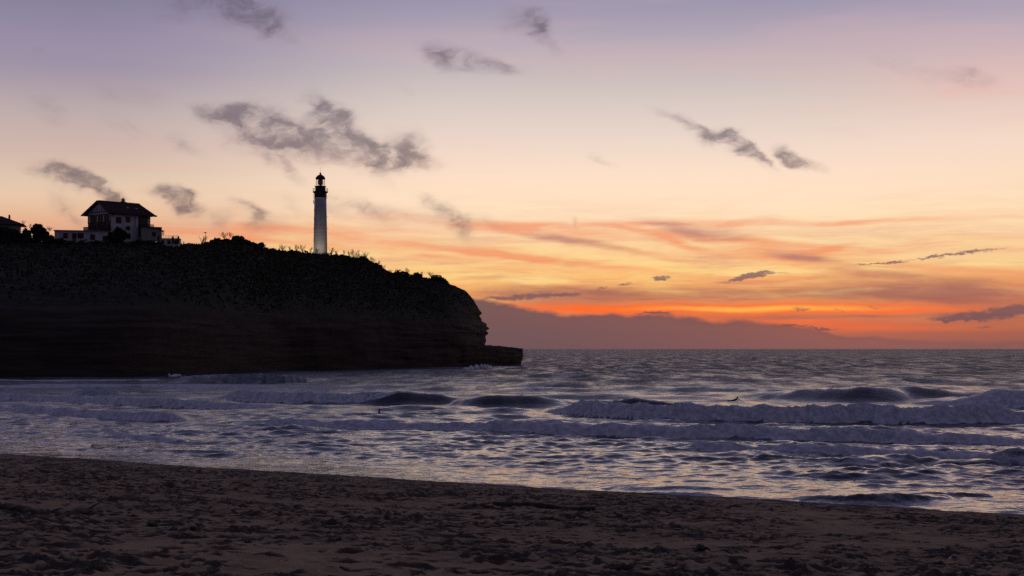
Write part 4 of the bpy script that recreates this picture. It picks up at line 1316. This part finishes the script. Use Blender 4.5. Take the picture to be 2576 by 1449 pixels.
VL, VD, VH = 15.8, 13.2, 9.2
vz = 43.4
va = R(49)
villa = empty("villa", (-132.8, 541, vz), va)
tag(villa, "large half-timbered villa with broad gabled roof and white walls", "house")
hx, hy = VL / 2, VD / 2
MB().box((0, 0, VH / 2 - 1.0), (VL, VD, VH + 2.0)).build("wall", M["white_wall"], villa)
RG = 13.15     # ridge height over the ground
EV = VH - 0.7  # eaves height at the overhang edge
OV, OG = 1.5, 1.7
for s_ in (-1, 1):
    sl = MB()
    a_, b_ = (-hx - OG, s_ * (hy + OV), EV), (hx + OG, s_ * (hy + OV), EV)
    q = [a_, b_, (hx + 0.2, 0, RG), (-hx - 0.9, 0, RG)]
    if s_ > 0:
        q = q[::-1]
    sl.slab(q, 0.26)
    r_ = sl.build("roof_slope", M["roof_tile"], villa)
    rows = MB()
    for k in range(1, 12):   # courses of tiles standing a little proud
        f0 = k / 12.0
        x0, x1 = -hx - OG + f0 * (OG - 0.9) + 0.1, hx + OG - f0 * (OG - 0.2) - 0.1
        y_, z_ = s_ * (hy + OV) * (1 - f0), EV + (RG - EV) * f0
        rows.box(((x0 + x1) / 2, y_, z_ + 0.02), (x1 - x0, 0.12, 0.10))
    rows.build("tile_courses", M["roof_tile"], r_)["kind"] = "stuff"
    for x_ in np.arange(-hx - OG + 0.3, hx + OG, 1.1):
        MB().box((x_, s_ * (hy + OV * 0.5), VH - 0.42), (0.14, OV + 0.1, 0.2)).build("rafter_tail", M["timber"], r_)
# hipped right end, triangular white gable on the left
MB().slab([(hx + OG, -hy - OV, EV - 0.003), (hx + OG, hy + OV, EV - 0.003), (hx + 0.2, 0, RG - 0.003)], 0.22).build("roof_hip", M["roof_tile"], villa)
MB().slab([(-hx, hy, VH - 0.01), (-hx, -hy, VH - 0.01), (-hx, 0, RG - 0.75)], 0.3).build("gable_wall", M["white_wall"], villa)
for s_ in (-1, 1):
    p0, p1 = Vector((-hx - OG, s_ * (hy + OV), EV)), Vector((-hx - 0.9, 0, RG))
    MB().slab([p0 + Vector((0, 0, 0.05)), p1 + Vector((0, 0, 0.05)), p1 + Vector((0.02, 0, -0.45)), p0 + Vector((0.02, 0, -0.35))][::s_], 0.14).build("verge_board", M["timber"], villa)
MB().box((0, 0, RG + 0.02), (VL + 0.8, 0.34, 0.16)).build("ridge_cap", M["roof_tile"], villa)
ch = MB().box((2.0, 0.6, RG + 0.45), (0.95, 0.7, 1.3)).box((2.0, 0.6, RG + 1.14), (1.15, 0.9, 0.12)).build("chimney", M["stone_grey"], villa)
for d_ in (-0.25, 0.25):
    MB().tube([(2.0 + d_, 0.6, RG + 1.2), (2.0 + d_, 0.6, RG + 1.65)], 0.14, 8).build("chimney_pot", M["roof_tile"], ch)
MB().slab([(0.9, 0.2, RG + 0.15), (3.2, 0.2, RG + 0.15), (2.9, 1.0, RG + 0.5), (1.2, 1.0, RG + 0.5)], 0.2).build("chimney_saddle", M["roof_tile"], villa)
tv = MB().tube([(0.3, 0.2, RG - 0.2), (0.3, 0.2, RG + 2.6)], 0.03, 5)
for z_, l_ in ((2.35, 0.9), (1.9, 0.55), (0.5, 1.5)):
    tv.tube([(0.3 - l_, 0.2, RG + z_), (0.3 + 0.1, 0.2, RG + z_)], 0.022, 4)
tv.build("roof_aerial", M["metal_dark"], villa)
for x_ in (0.6, 4.2):   # skylights on the slope that faces the sea
    f0 = 0.52
    y_, z_ = -(hy + OV) * (1 - f0), EV + (RG - EV) * f0
    sl_ = math.atan2(RG - EV, hy + OV)
    mr = Matrix.Rotation(sl_, 3, "X")
    fr_o = MB().box((x_, y_, z_ + 0.1), (0.95, 0.75, 0.14), m=mr).build("skylight", M["metal_dark"], villa)
    MB().box((x_, y_, z_ + 0.175), (0.78, 0.58, 0.02), m=mr).build("pane", principled("skylight_glass", (0.3, 0.3, 0.32), 0.12, 0.8), fr_o)
# gable end (local -x): timbering, windows, balcony
X0 = -hx - 0.05
for z_ in (3.0, 5.9, 8.35, 9.25):
    MB().box((X0, 0, z_), (0.14, VD - 0.02 if z_ < 9 else VD * 0.72, 0.30)).build("timber_beam", M["timber"], villa)
for y_ in np.linspace(-hy + 0.15, hy - 0.15, 9):
    MB().box((X0 + 0.005, y_, 7.1), (0.13, 0.22, 2.1)).build("timber_post", M["timber"], villa)
for y_ in np.linspace(-hy * 0.6, hy * 0.6, 7):
    MB().box((X0 + 0.005, y_, 10.1), (0.13, 0.18, 1.35 if abs(y_) < 2.6 else 0.7)).build("timber_post", M["timber"], villa)
for s_ in (-1, 1):
    MB().box((X0 + 0.004, s_ * 4.9, 7.1), (0.12, 0.18, 2.3), m=None).build("timber_post", M["timber"], villa)
for y_ in (-4.2, -0.6, 3.4):
    window(villa, (-hx, y_, 6.9), 1.3, 2.2, "x", M["timber"], True)
for y_ in (-4.6, -2.2, 0.4, 3.2):
    window(villa, (-hx, y_, 1.5), 0.9, 1.6, "x", M["timber"], False)
window(villa, (-hx, -0.2, 4.3), 1.4, 1.9, "x", M["timber"], False)
window(villa, (-hx, 3.6, 4.3), 1.3, 1.9, "x", M["timber"], False)
bal = MB().box((-hx - 0.75, 0, 3.35), (1.5, VD + 1.2, 0.22)).build("balcony", M["timber"], villa)
MB().box((-hx - 1.42, 0, 4.45), (0.12, VD + 1.2, 0.12)).build("handrail", M["timber"], bal)
bp = MB()
for y_ in np.arange(-hy - 0.5, hy + 0.5, 0.24):
    bp.box((-hx - 1.42, y_, 3.93), (0.05, 0.15, 0.92))
bp.build("balusters", M["timber"], bal)["kind"] = "stuff"
MB().box((-hx - 0.5, 0, 2.4), (1.0, VD - 1.0, 0.35)).build("jetty_beam", M["timber"], villa)
for y_ in (-hy + 0.6, -2, 2, hy - 0.6):
    MB().slab([(-hx, y_ - 0.1, 2.2), (-hx, y_ + 0.1, 2.2), (-hx - 1.2, y_ + 0.1, 3.2), (-hx - 1.2, y_ - 0.1, 3.2)], 0.18).build("bracket", M["timber"], villa)
MB().box((-hx - 0.04, 0, 4.45), (0.10, VD - 0.3, 2.5)).build("timber_panel", M["timber"], villa)
# long side (local -y)
Y0 = -hy
window(villa, (-4.9, Y0, 6.4), 1.0, 1.9, "y", M["timber"], True)
window(villa, (-1.2, Y0, 6.9), 1.6, 1.7, "y", M["timber"], False, True)
window(villa, (-1.2, Y0, 4.0), 1.5, 1.0, "y", M["timber"], False, True)
window(villa, (-5.2, Y0, 2.2), 1.0, 1.6, "y", M["timber"], True)
window(villa, (-1.0, Y0, 1.3), 1.4, 1.6, "y", M["timber"], False)
MB().box((2.1, Y0 - 0.25, 3.2), (0.9, 0.6, 9.4)).build("wall_pier", M["white_wall"], villa)
MB().box((3.2, Y0 - 0.06, 6.3), (0.6, 0.14, 3.4)).build("timber_post", M["timber"], villa)
log_ = MB().box((5.0, Y0 - 0.08, 6.7), (3.4, 0.18, 3.6)).build("loggia", M["timber"], villa)
for x_ in (3.8, 4.6, 5.4, 6.2):
    MB().box((x_, Y0 - 0.19, 6.6), (0.62, 0.05, 2.4)).build("pane", M["pane"], log_)
b2 = MB().box((5.6, Y0 - 0.7, 4.55), (5.4, 1.4, 0.2)).build("balcony", M["timber"], villa)
MB().box((5.6, Y0 - 1.35, 5.6), (5.4, 0.1, 0.1)).build("handrail", M["timber"], b2)
bp = MB()
for x_ in np.arange(3.0, 8.3, 0.24):
    bp.box((x_, Y0 - 1.35, 5.1), (0.14, 0.05, 0.9))
bp.build("balusters", M["timber"], b2)["kind"] = "stuff"
MB().box((5.4, Y0 - 0.06, 2.6), (4.6, 0.16, 2.4)).build("timber_panel", M["timber"], villa)
window(villa, (6.8, Y0, 2.3), 0.9, 1.7, "y", M["white_wall"], False)
for x_ in (-7.4, 7.4):
    for s_ in (-1, 1):
        MB().slab([(x_ - 0.08, s_ * hy, 7.4), (x_ + 0.08, s_ * hy, 7.4), (x_ + 0.08, s_ * (hy + 1.1), 8.5), (x_ - 0.08, s_ * (hy + 1.1), 8.5)][::-s_], 0.16).build("eave_bracket", M["timber"], villa)

# ------------------------------------------------------------------ long white annex left of the villa
pL, pR = world_at(218, 923, 524), world_at(432, 930, 528)
mid = (pL + pR) / 2
ann = empty("annex_building", (mid.x, mid.y, 0), math.atan2(pR.y - pL.y, pR.x - pL.x))
tag(ann, "long low white flat-roofed annex with dark doors beside the villa", "annex")
L_ = (Vector((pR.x, pR.y)) - Vector((pL.x, pL.y))).length
zt = pL.z
MB().box((0, 3.0, zt - 2.2), (L_, 6.0, 4.6)).build("wall", M["white_wall"], ann)
MB().box((0, 2.8, zt + 0.17), (L_ + 0.5, 6.8, 0.2)).build("roof", M["stone_grey"], ann)
for xz, wz, yz in ((888, 52, 555), (1008, 50, 555), (1092, 72, 552), (1255, 55, 570), (1440, 80, 585)):
    u = (xz * 0.295 - 218) / (432 - 218) * L_ - L_ / 2
    w_ = wz * 0.295 / 4 * 526 / F
    zc = world_at(0, 780 + yz * 0.295, 526).z
    tall = wz < 60
    f_ = MB().box((u, -0.05, zc), (w_ + 0.16, 0.14, 1.75)).build("door" if tall else "window", M["timber"], ann)
    MB().box((u, -0.13, zc + 0.15), (w_ * 0.7, 0.05, 1.1)).build("pane", M["pane"], f_)

# ------------------------------------------------------------------ right annex and terrace of the villa
aw = world_at(610, 912, 536)
ra = empty("garden_annex", (aw.x, aw.y, 0), va * 0.4)
tag(ra, "small dark annex with sloping roof against the villa's right side", "annex")
MB().box((-0.2, 2.5, aw.z - 1.9), (6.6, 5.0, 4.6)).build("wall", M["stone_grey"], ra)
MB().slab([(-4.2, -0.8, aw.z + 0.75), (3.0, -0.8, aw.z - 0.15), (3.6, 5.8, aw.z - 0.1), (-4.2, 5.8, aw.z + 0.8)], 0.22).build("roof", M["roof_tile"], ra)
MB().slab([(2.6, -1.0, aw.z - 0.65), (3.9, -1.0, aw.z - 0.9), (3.9, 3.0, aw.z - 0.9), (2.6, 3.0, aw.z - 0.65)], 0.12).build("canopy", M["roof_tile"], ra)
window(ra, (0.5, 0.0, aw.z - 2.1), 1.0, 1.3, "y", M["timber"], False)

tl, tr2 = world_at(634, 956, 530), world_at(722, 957, 533)
ter = empty("terrace", ((tl.x + tr2.x) / 2, tl.y, 0), 0.05)
tag(ter, "walled terrace with metal railing and dark piers right of the villa", "terrace")
TW = tr2.x - tl.x
MB().box((0, 2.5, tl.z - 1.7), (TW, 5.0, 3.6)).build("wall", M["white_wall"], ter)
MB().box((0, 2.4, tl.z + 0.18), (TW + 0.3, 5.3, 0.16)).build("deck", M["stone_grey"], ter)
for u in (-0.5, 0.22, 0.5):
    MB().box((u * TW * 0.97, -0.1, tl.z - 0.3), (0.55, 0.55, 2.3)).build("pier", M["timber"], ter)
rl = MB()
for dz in (0.55, 0.95, 1.3):
    rl.tube([(-TW / 2, -0.05, tl.z + dz), (TW / 2, -0.05, tl.z + dz * 0.86)], 0.035, 4)
rr = rl.build("railing", M["metal_dark"], ter)
for u in np.linspace(-0.5, 0.5, 9):
    MB().tube([(u * TW, -0.05, tl.z + 0.2), (u * TW, -0.05, tl.z + 1.3)], 0.035, 4).build("railing_post", M["metal_dark"], rr)
for u in (-0.3, 0.02, 0.36):
    f_ = MB().box((u * TW, -0.04, tl.z - 1.05), (1.0, 0.12, 1.3)).build("window", M["timber"], ter)
    MB().box((u * TW, -0.11, tl.z - 1.05), (0.8, 0.04, 1.1)).build("pane", M["pane"], f_)

# ------------------------------------------------------------------ house cut by the left frame edge
hp = world_at(-40, 921, 512)
hs_ = empty("corner_house", (hp.x, hp.y, hp.z), R(12))
tag(hs_, "dark house with low tiled roof and chimney, cut off at the frame edge", "house")
MB().box((0, 4.0, -1.0), (17.6, 8.0, 6.4)).build("wall", M["stone_grey"], hs_)
for s_ in (-1, 1):
    q = [(-10.5, 4.0 + s_ * 5.2, 2.0), (10.6, 4.0 + s_ * 5.2, 2.0), (3.2, 4.0, 4.9), (-6.0, 4.0, 4.9)]
    MB().slab(q if s_ < 0 else q[::-1], 0.22).build("roof_slope", M["roof_tile"], hs_)
MB().slab([(10.6, -1.2, 1.997), (10.6, 9.2, 1.997), (3.2, 4.0, 4.897)], 0.2).build("roof_hip", M["roof_tile"], hs_)
for x_, z_, h_ in ((5.6, 4.15, 1.9), (0.3, 5.2, 2.0)):
    c2 = MB().box((x_, 3.6, z_), (0.62, 0.62, h_)).build("chimney", M["stone_grey"], hs_)
    MB().tube([(x_, 3.6, z_ + h_ / 2), (x_, 3.6, z_ + h_ / 2 + 0.3)], 0.2, 8).build("chimney_pot", M["roof_tile"], c2)
window(hs_, (6.6, 0, -0.2), 1.1, 1.4, "y", M["timber"], True)
window(hs_, (2.6, 0, -0.2), 1.1, 1.4, "y", M["timber"], True)

# ------------------------------------------------------------------ street lamp
lb_ = world_at(822, 975, 556)
sl = empty("street_lamp", lb_)
tag(sl, "slim street lamp with flat head beside the rounded thicket", "street lamp")
hgt_ = (975 - 931) / 4 * 556 / F
MB().tube([(0, 0, -1), (0, 0, hgt_ * 0.5), (0, 0, hgt_)], [0.10, 0.09, 0.07], 8).build("pole", M["metal_dark"], sl)
MB().box((-0.1, 0, hgt_ + 0.08), (1.0, 0.35, 0.18)).box((-0.1, 0, hgt_ + 0.19), (0.6, 0.25, 0.06)).build("lamp_head", M["metal_dark"], sl)
MB().tube([(0, 0, hgt_ - 0.5), (0.18, 0, hgt_ - 0.25), (0.1, 0, hgt_)], 0.04, 5).build("arm", M["metal_dark"], sl)

# ------------------------------------------------------------------ surfers
def body(name, joints, bones, root=0, levels=2):
    """one continuous body grown over a skeleton: joints (x, y, z, radius)"""
    me = bpy.data.meshes.new(name)
    me.from_pydata([j[:3] for j in joints], bones, [])
    me.update()
    o = link(name, me, None)
    sk = o.modifiers.new("skin", "SKIN")
    sk.use_smooth_shade = True
    for v_, j in zip(me.skin_vertices[0].data, joints):
        v_.radius = (j[3], j[3])
        v_.use_root = False
    me.skin_vertices[0].data[root].use_root = True
    sb = o.modifiers.new("subdivision", "SUBSURF")
    sb.levels = sb.render_levels = levels
    return o


def freeze(o):
    dg = bpy.context.evaluated_depsgraph_get()
    dg.update()
    me = bpy.data.meshes.new_from_object(o.evaluated_get(dg))
    o.modifiers.clear()
    o.data = me
    return o


def surfer(name, joints, bones, head, root_loc, rz, label):
    """wetsuit body with bare head and hands, plus a cap of hair"""
    o = freeze(body(name, joints, bones))
    me = o.data
    me.materials.clear()
    me.materials.append(M["neoprene"])
    me.materials.append(M["skin"])
    hc, hands = Vector(head[:3]), head[4]
    for p in me.polygons:
        c_ = p.center
        if (c_ - hc).length < 0.145 or any((c_ - Vector(h)).length < 0.13 for h in hands):
            p.material_index = 1
    o.location = root_loc
    o.rotation_euler = (0, 0, rz)
    tag(o, label, "person", "surfers in the water")
    hr = MB()
    fx = Vector(head[3])
    prof = [(max(0.01, 0.118 * math.sin(a)), 0.118 * math.cos(a) * 1.1) for a in np.linspace(math.pi * 0.62, 0.02, 8)]
    hr.lathe(prof, 14, c=tuple(hc - fx * 0.022 + Vector((0, 0, 0.02))))
    hr.build("hair", M["hair"], o, True)
    return o


def hand(joints, bones, wrist, d, curl, nrm):
    """palm and five unequal fingers closing from the wrist joint along d"""
    d, n = Vector(d).normalized(), Vector(nrm).normalized()
    s_ = d.cross(n)
    w0 = Vector(joints[wrist][:3])
    joints.append((*(w0 + d * 0.07), 0.032))
    pi = len(joints) - 1
    bones.append((wrist, pi))
    for k, ln in zip((-1.5, -0.5, 0.5, 1.5), (0.075, 0.088, 0.082, 0.065)):
        a0 = w0 + d * 0.095 + s_ * k * 0.02
        a1 = a0 + (d + n * curl * 0.5).normalized() * ln * 0.55
        a2 = a1 + (d + n * curl * 1.2).normalized() * ln * 0.45
        for q, r_ in ((a0, 0.010), (a1, 0.009), (a2, 0.008)):
            joints.append((*q, r_))
        m_ = len(joints)
        bones += [(pi, m_ - 3), (m_ - 3, m_ - 2), (m_ - 2, m_ - 1)]
    t0 = w0 + d * 0.04 - s_ * 0.042
    t1 = t0 + (d * 0.8 - s_ * 0.7 + n * curl * 0.3).normalized() * 0.045
    joints.append((*t0, 0.012))
    joints.append((*t1, 0.009))
    m_ = len(joints)
    bones += [(wrist, m_ - 2), (m_ - 2, m_ - 1)]


# local +x is where the surfer faces, z = 0 is the water
def sitting():
    J = [(0, 0, -0.28, .135), (0.02, 0, -0.12, .125), (0.04, 0, 0.05, .145), (0.05, 0, 0.18, .10), (0.06, 0, 0.25, .052), (0.085, 0, 0.36, .088), (0.092, 0, 0.43, .08)]
    B = [(0, 1), (1, 2), (2, 3), (3, 4), (4, 5), (5, 6)]
    hands_ = []
    for s_ in (-1, 1):
        n = len(J)
        J += [(0.04, s_ * 0.17, 0.14, .062), (0.0, s_ * 0.24, -0.12, .045), (0.20, s_ * 0.23, -0.22, .033), (0.24, s_ * 0.22, -0.235, .028)]
        B += [(3, n), (n, n + 1), (n + 1, n + 2), (n + 2, n + 3)]
        hand(J, B, n + 3, (1, -0.1 * s_, -0.05), 0.5, (0, 0, -1))
        hands_.append((0.30, s_ * 0.22, -0.24))
        n = len(J)
        J += [(0.08, s_ * 0.12, -0.32, .10), (0.40, s_ * 0.27, -0.42, .075), (0.46, s_ * 0.29, -0.82, .05), (0.46, s_ * 0.29, -0.90, .042), (0.64, s_ * 0.31, -0.95, .035)]
        B += [(0, n), (n, n + 1), (n + 1, n + 2), (n + 2, n + 3), (n + 3, n + 4)]
    # nose and ears
    n = len(J)
    J += [(0.185, 0, 0.375, .018), (0.085, 0.098, 0.37, .02), (0.085, -0.098, 0.37, .02)]
    B += [(5, n), (5, n + 1), (5, n + 2)]
    return J, B, (0.085, 0, 0.385, (1, 0, 0), hands_)


def paddling():
    J = [(-0.30, 0, 0.12, .13), (-0.12, 0, 0.15, .125), (0.08, 0, 0.22, .15), (0.20, 0, 0.29, .10), (0.26, 0, 0.34, .055), (0.34, 0, 0.42, .088), (0.37, 0, 0.48, .08)]
    B = [(0, 1), (1, 2), (2, 3), (3, 4), (4, 5), (5, 6)]
    hands_ = []
    for s_, tgt in ((-1, ((0.42, -0.30, 0.19), (0.68, -0.30, 0.08), (0.72, -0.30, 0.06))), (1, ((0.20, 0.34, 0.05), (0.30, 0.36, -0.18), (0.32, 0.36, -0.21)))):
        n = len(J)
        J += [(0.16, s_ * 0.18, 0.27, .064), (*tgt[0], .046), (*tgt[1], .033), (*tgt[2], .028)]
        B += [(3, n), (n, n + 1), (n + 1, n + 2), (n + 2, n + 3)]
        dd = Vector(tgt[2]) - Vector(tgt[0])
        hand(J, B, n + 3, dd, 0.25, (0, 0, -1))
        hands_.append(tuple(Vector(tgt[2]) + dd.normalized() * 0.08))
        n = len(J)
        J += [(-0.38, s_ * 0.10, 0.10, .095), (-0.78, s_ * 0.12, 0.10, .065), (-1.05, s_ * 0.11, 0.14 if s_ > 0 else 0.10, .052), (-1.18, s_ * 0.11, 0.17 if s_ > 0 else 0.10, .04), (-1.30, s_ * 0.11, 0.22 if s_ > 0 else 0.09, .03)]
        B += [(0, n), (n, n + 1), (n + 1, n + 2), (n + 2, n + 3), (n + 3, n + 4)]
    n = len(J)
    J += [(0.445, 0, 0.425, .018), (0.34, 0.098, 0.43, .02), (0.34, -0.098, 0.43, .02)]
    B += [(5, n), (5, n + 1), (5, n + 2)]
    return J, B, (0.345, 0, 0.44, (1, 0, 0.1), hands_)


def surfboard(loc, rz, pitch, length, label):
    """shaped board: pointed nose, rounded tail, rocker, three fins"""
    n, mcol = 26, 8
    vs, fs = [], []
    for i in range(n):
        u = i / (n - 1)
        x_ = (u - 0.5) * length
        half = 0.25 * max(0.03, math.sin(math.pi * min(1, u * 0.93 + 0.07)) ** 0.6) * (1.0 if u < 0.6 else max(0.05, 1 - ((u - 0.6) / 0.4) ** 2.4))
        rock = 0.10 * max(0, (u - 0.55) / 0.45) ** 2 + 0.03 * max(0, (0.25 - u) / 0.25) ** 2
        th = 0.032 * (1 - 0.7 * abs(2 * u - 1) ** 2.5)
        for k in range(mcol):
            a = 2 * math.pi * k / mcol
            vs.append((x_, half * math.cos(a), rock + th * math.sin(a)))
    for i in range(n - 1):
        for k in range(mcol):
            k2 = (k + 1) % mcol
            fs.append((i * mcol + k, (i + 1) * mcol + k, (i + 1) * mcol + k2, i * mcol + k2))
    fs.append(tuple(range(mcol)))
    fs.append(tuple(reversed([(n - 1) * mcol + k for k in range(mcol)])))
    root = empty("surfboard", loc, rz)
    root.rotation_euler = (0, pitch, rz)
    tag(root, label, "surfboard", "surfboards under the surfers")
    d_ = MB()
    d_.add(vs, fs)
    d_.build("deck", M["board"], root, True)
    for x_, y_ in ((-0.42, 0), (-0.34, 0.13), (-0.34, -0.13)):
        MB().slab([(x_ * length + 0.10, y_ - 0.005, -0.02), (x_ * length, y_ - 0.005, -0.02), (x_ * length - 0.05, y_ - 0.005, -0.14), (x_ * length + 0.02, y_ - 0.005, -0.11)], 0.012).build("fin", M["metal_dark"], root)


x_, d_ = sea_pt(1515, 1657)
sz_ = sea_z(x_, d_)
J, B, Hd = sitting()
surfer("person", J, B, Hd, (x_, d_, sz_ + 0.02), 0.25, "surfer sitting chest deep on a board facing right in calm water between breakers")
surfboard((x_ + 0.25, d_ + 0.06, sz_ - 0.33), 0.25, -0.24, 2.0, "pale surfboard tilted nose up under the sitting surfer")
x_, d_ = sea_pt(2942, 1606)
sz_ = sea_z(x_, d_)
J, B, Hd = paddling()
surfer("person", J, B, Hd, (x_, d_, sz_ + 0.05), 0.5, "surfer lying prone and paddling out with chest raised above the big breaker")
surfboard((x_ - 0.2, d_ - 0.1, sz_ + 0.03), 0.5, -0.03, 2.2, "surfboard under the paddling surfer")

# ------------------------------------------------------------------ things lying on the sand
def lying(name, label, cat, pts, rad, mat, group=None, twigs=0, seed=0):
    P_ = [ground_hit(*p) for p in pts]
    c0 = P_[len(P_) // 2]
    root = empty(name, c0)
    tag(root, label, cat, group)
    rad = rad if isinstance(rad, list) else [rad] * len(P_)
    # finer path with a bark-like waver
    rg = random.Random(seed)
    path, rr_ = [], []
    for i in range(len(P_) - 1):
        for k in range(4):
            t_ = k / 4
            q = P_[i].lerp(P_[i + 1], t_)
            q.z = float(sand_z(q.x, q.y)) * 0.6 + (P_[i].z * (1 - t_) + P_[i + 1].z * t_) * 0.4 + rad[i] * 0.5
            path.append(q - c0 + Vector((rg.uniform(-1, 1), rg.uniform(-1, 1), 0)) * rad[i] * 0.3)
            rr_.append((rad[i] * (1 - t_) + rad[i + 1] * t_) * rg.uniform(0.85, 1.15))
    path.append(P_[-1] - c0 + Vector((0, 0, rad[-1] * 0.5)))
    rr_.append(rad[-1])
    MB().tube(path, rr_, 8).build("stem" if twigs else "log", mat, root, True)
    for k in range(twigs):
        p = path[rg.randrange(1, len(path) - 1)]
        d_ = Vector((rg.uniform(-1, 1), rg.uniform(-1, 1), rg.uniform(0.1, 0.7))).normalized()
        MB().tube([p, p + d_ * 0.25, p + d_ * 0.5 + Vector((0, 0, rg.uniform(-0.1, 0.1)))], [0.035, 0.025, 0.01], 5).build("twig", mat, root)
    return root


lying("driftwood_branch", "long crooked driftwood branch with stubs lying on the sand near the left edge", "driftwood",
      [(-40, 2030), (30, 2040), (87, 2056), (159, 2064), (215, 2070), (270, 2067), (334, 2062), (374, 2055)], [.11, .11, .10, .10, .09, .08, .07, .04], M["driftwood"], twigs=5, seed=4)
lying("driftwood_log", "straight dark driftwood log lying near the water's edge in mid beach", "driftwood",
      [(1972, 2023), (2110, 2031), (2240, 2040), (2378, 2050)], [.08, .09, .09, .07], M["driftwood"], twigs=0, seed=5)
lying("driftwood_plank", "short dark driftwood stick pressed in the sand at the lower edge", "driftwood",
      [(2440, 2285), (2520, 2290), (2610, 2292)], [.05, .05, .04], M["driftwood"], twigs=0, seed=6)


def weed(xs, ys, size, label, seed):
    p = ground_hit(xs, ys)
    rg = random.Random(seed)
    mb = MB()
    for k in range(16):
        a, l_ = rg.uniform(0, 6.28), rg.uniform(0.4, 1.0) * size
        q = Vector((rg.uniform(-.3, .3), rg.uniform(-.3, .3), 0)) * size
        d_ = Vector((math.cos(a), math.sin(a), 0)) * l_
        mb.tube([q + Vector((0, 0, 0.02)), q + d_ * 0.5 + Vector((0, 0, rg.uniform(.25, .6) * size)), q + d_ + Vector((0, 0, 0.02))], [0.03 * size / .2, 0.035 * size / .2, 0.012], 5)
    o = mb.build("seaweed_clump", M["weed"], None, True)
    o.location = p
    tag(o, label, "seaweed", "dark seaweed clumps on the sand")


weed(608, 2108, .16, "small dark seaweed clump nearest the driftwood branch", 1)
weed(771, 2125, .20, "larger dark seaweed clump right of the driftwood branch", 2)
weed(986, 2174, .10, "tiny dark seaweed clump alone on bare sand", 3)
weed(2807, 2214, .20, "dark seaweed clump with a pale shell above it to the right", 4)
weed(2470, 2064, .16, "flat dark seaweed clump off the end of the driftwood log", 5)
weed(725, 2106, .10, "small dark seaweed clump just above the larger one", 6)


def shell(xs, ys, r_, label, seed):
    """ribbed scallop-like half shell"""
    p = ground_hit(xs, ys)
    vs, fs = [(0, 0, 0.012)], []
    nr, na = 5, 14
    for i in range(1, nr + 1):
        for k in range(na):
            a = R(-100) + R(200) * k / (na - 1)
            rr_ = r_ * i / nr * (0.85 + 0.15 * math.cos(a))
            vs.append((rr_ * math.cos(a), rr_ * math.sin(a), 0.45 * r_ * math.sin(math.pi * min(1, i / nr * 0.95)) + (0.05 * r_ if k % 2 else 0)))
    for k in range(na - 1):
        fs.append((0, 1 + k, 2 + k))
        for i in range(nr - 1):
            fs.append((1 + i * na + k, 1 + (i + 1) * na + k, 2 + (i + 1) * na + k, 2 + i * na + k))
    mb = MB().add(vs, fs)
    o = mb.build("shell", M["shell"], None, False)
    o.location = p + Vector((0, 0, 0.02))
    o.rotation_euler = (0.6, 0, seed * 1.7)
    tag(o, label, "shell", "pale shells on the sand")


shell(87, 2078, .07, "pale shell under the driftwood branch near the left edge", 1)
shell(2935, 2194, .06, "pale shell in the middle of the sand right of centre", 2)
shell(3797, 2240, .07, "pale shell farthest to the right on the sand", 3)
shell(2430, 2288, .05, "pale shell at the lower edge beside the short stick", 4)
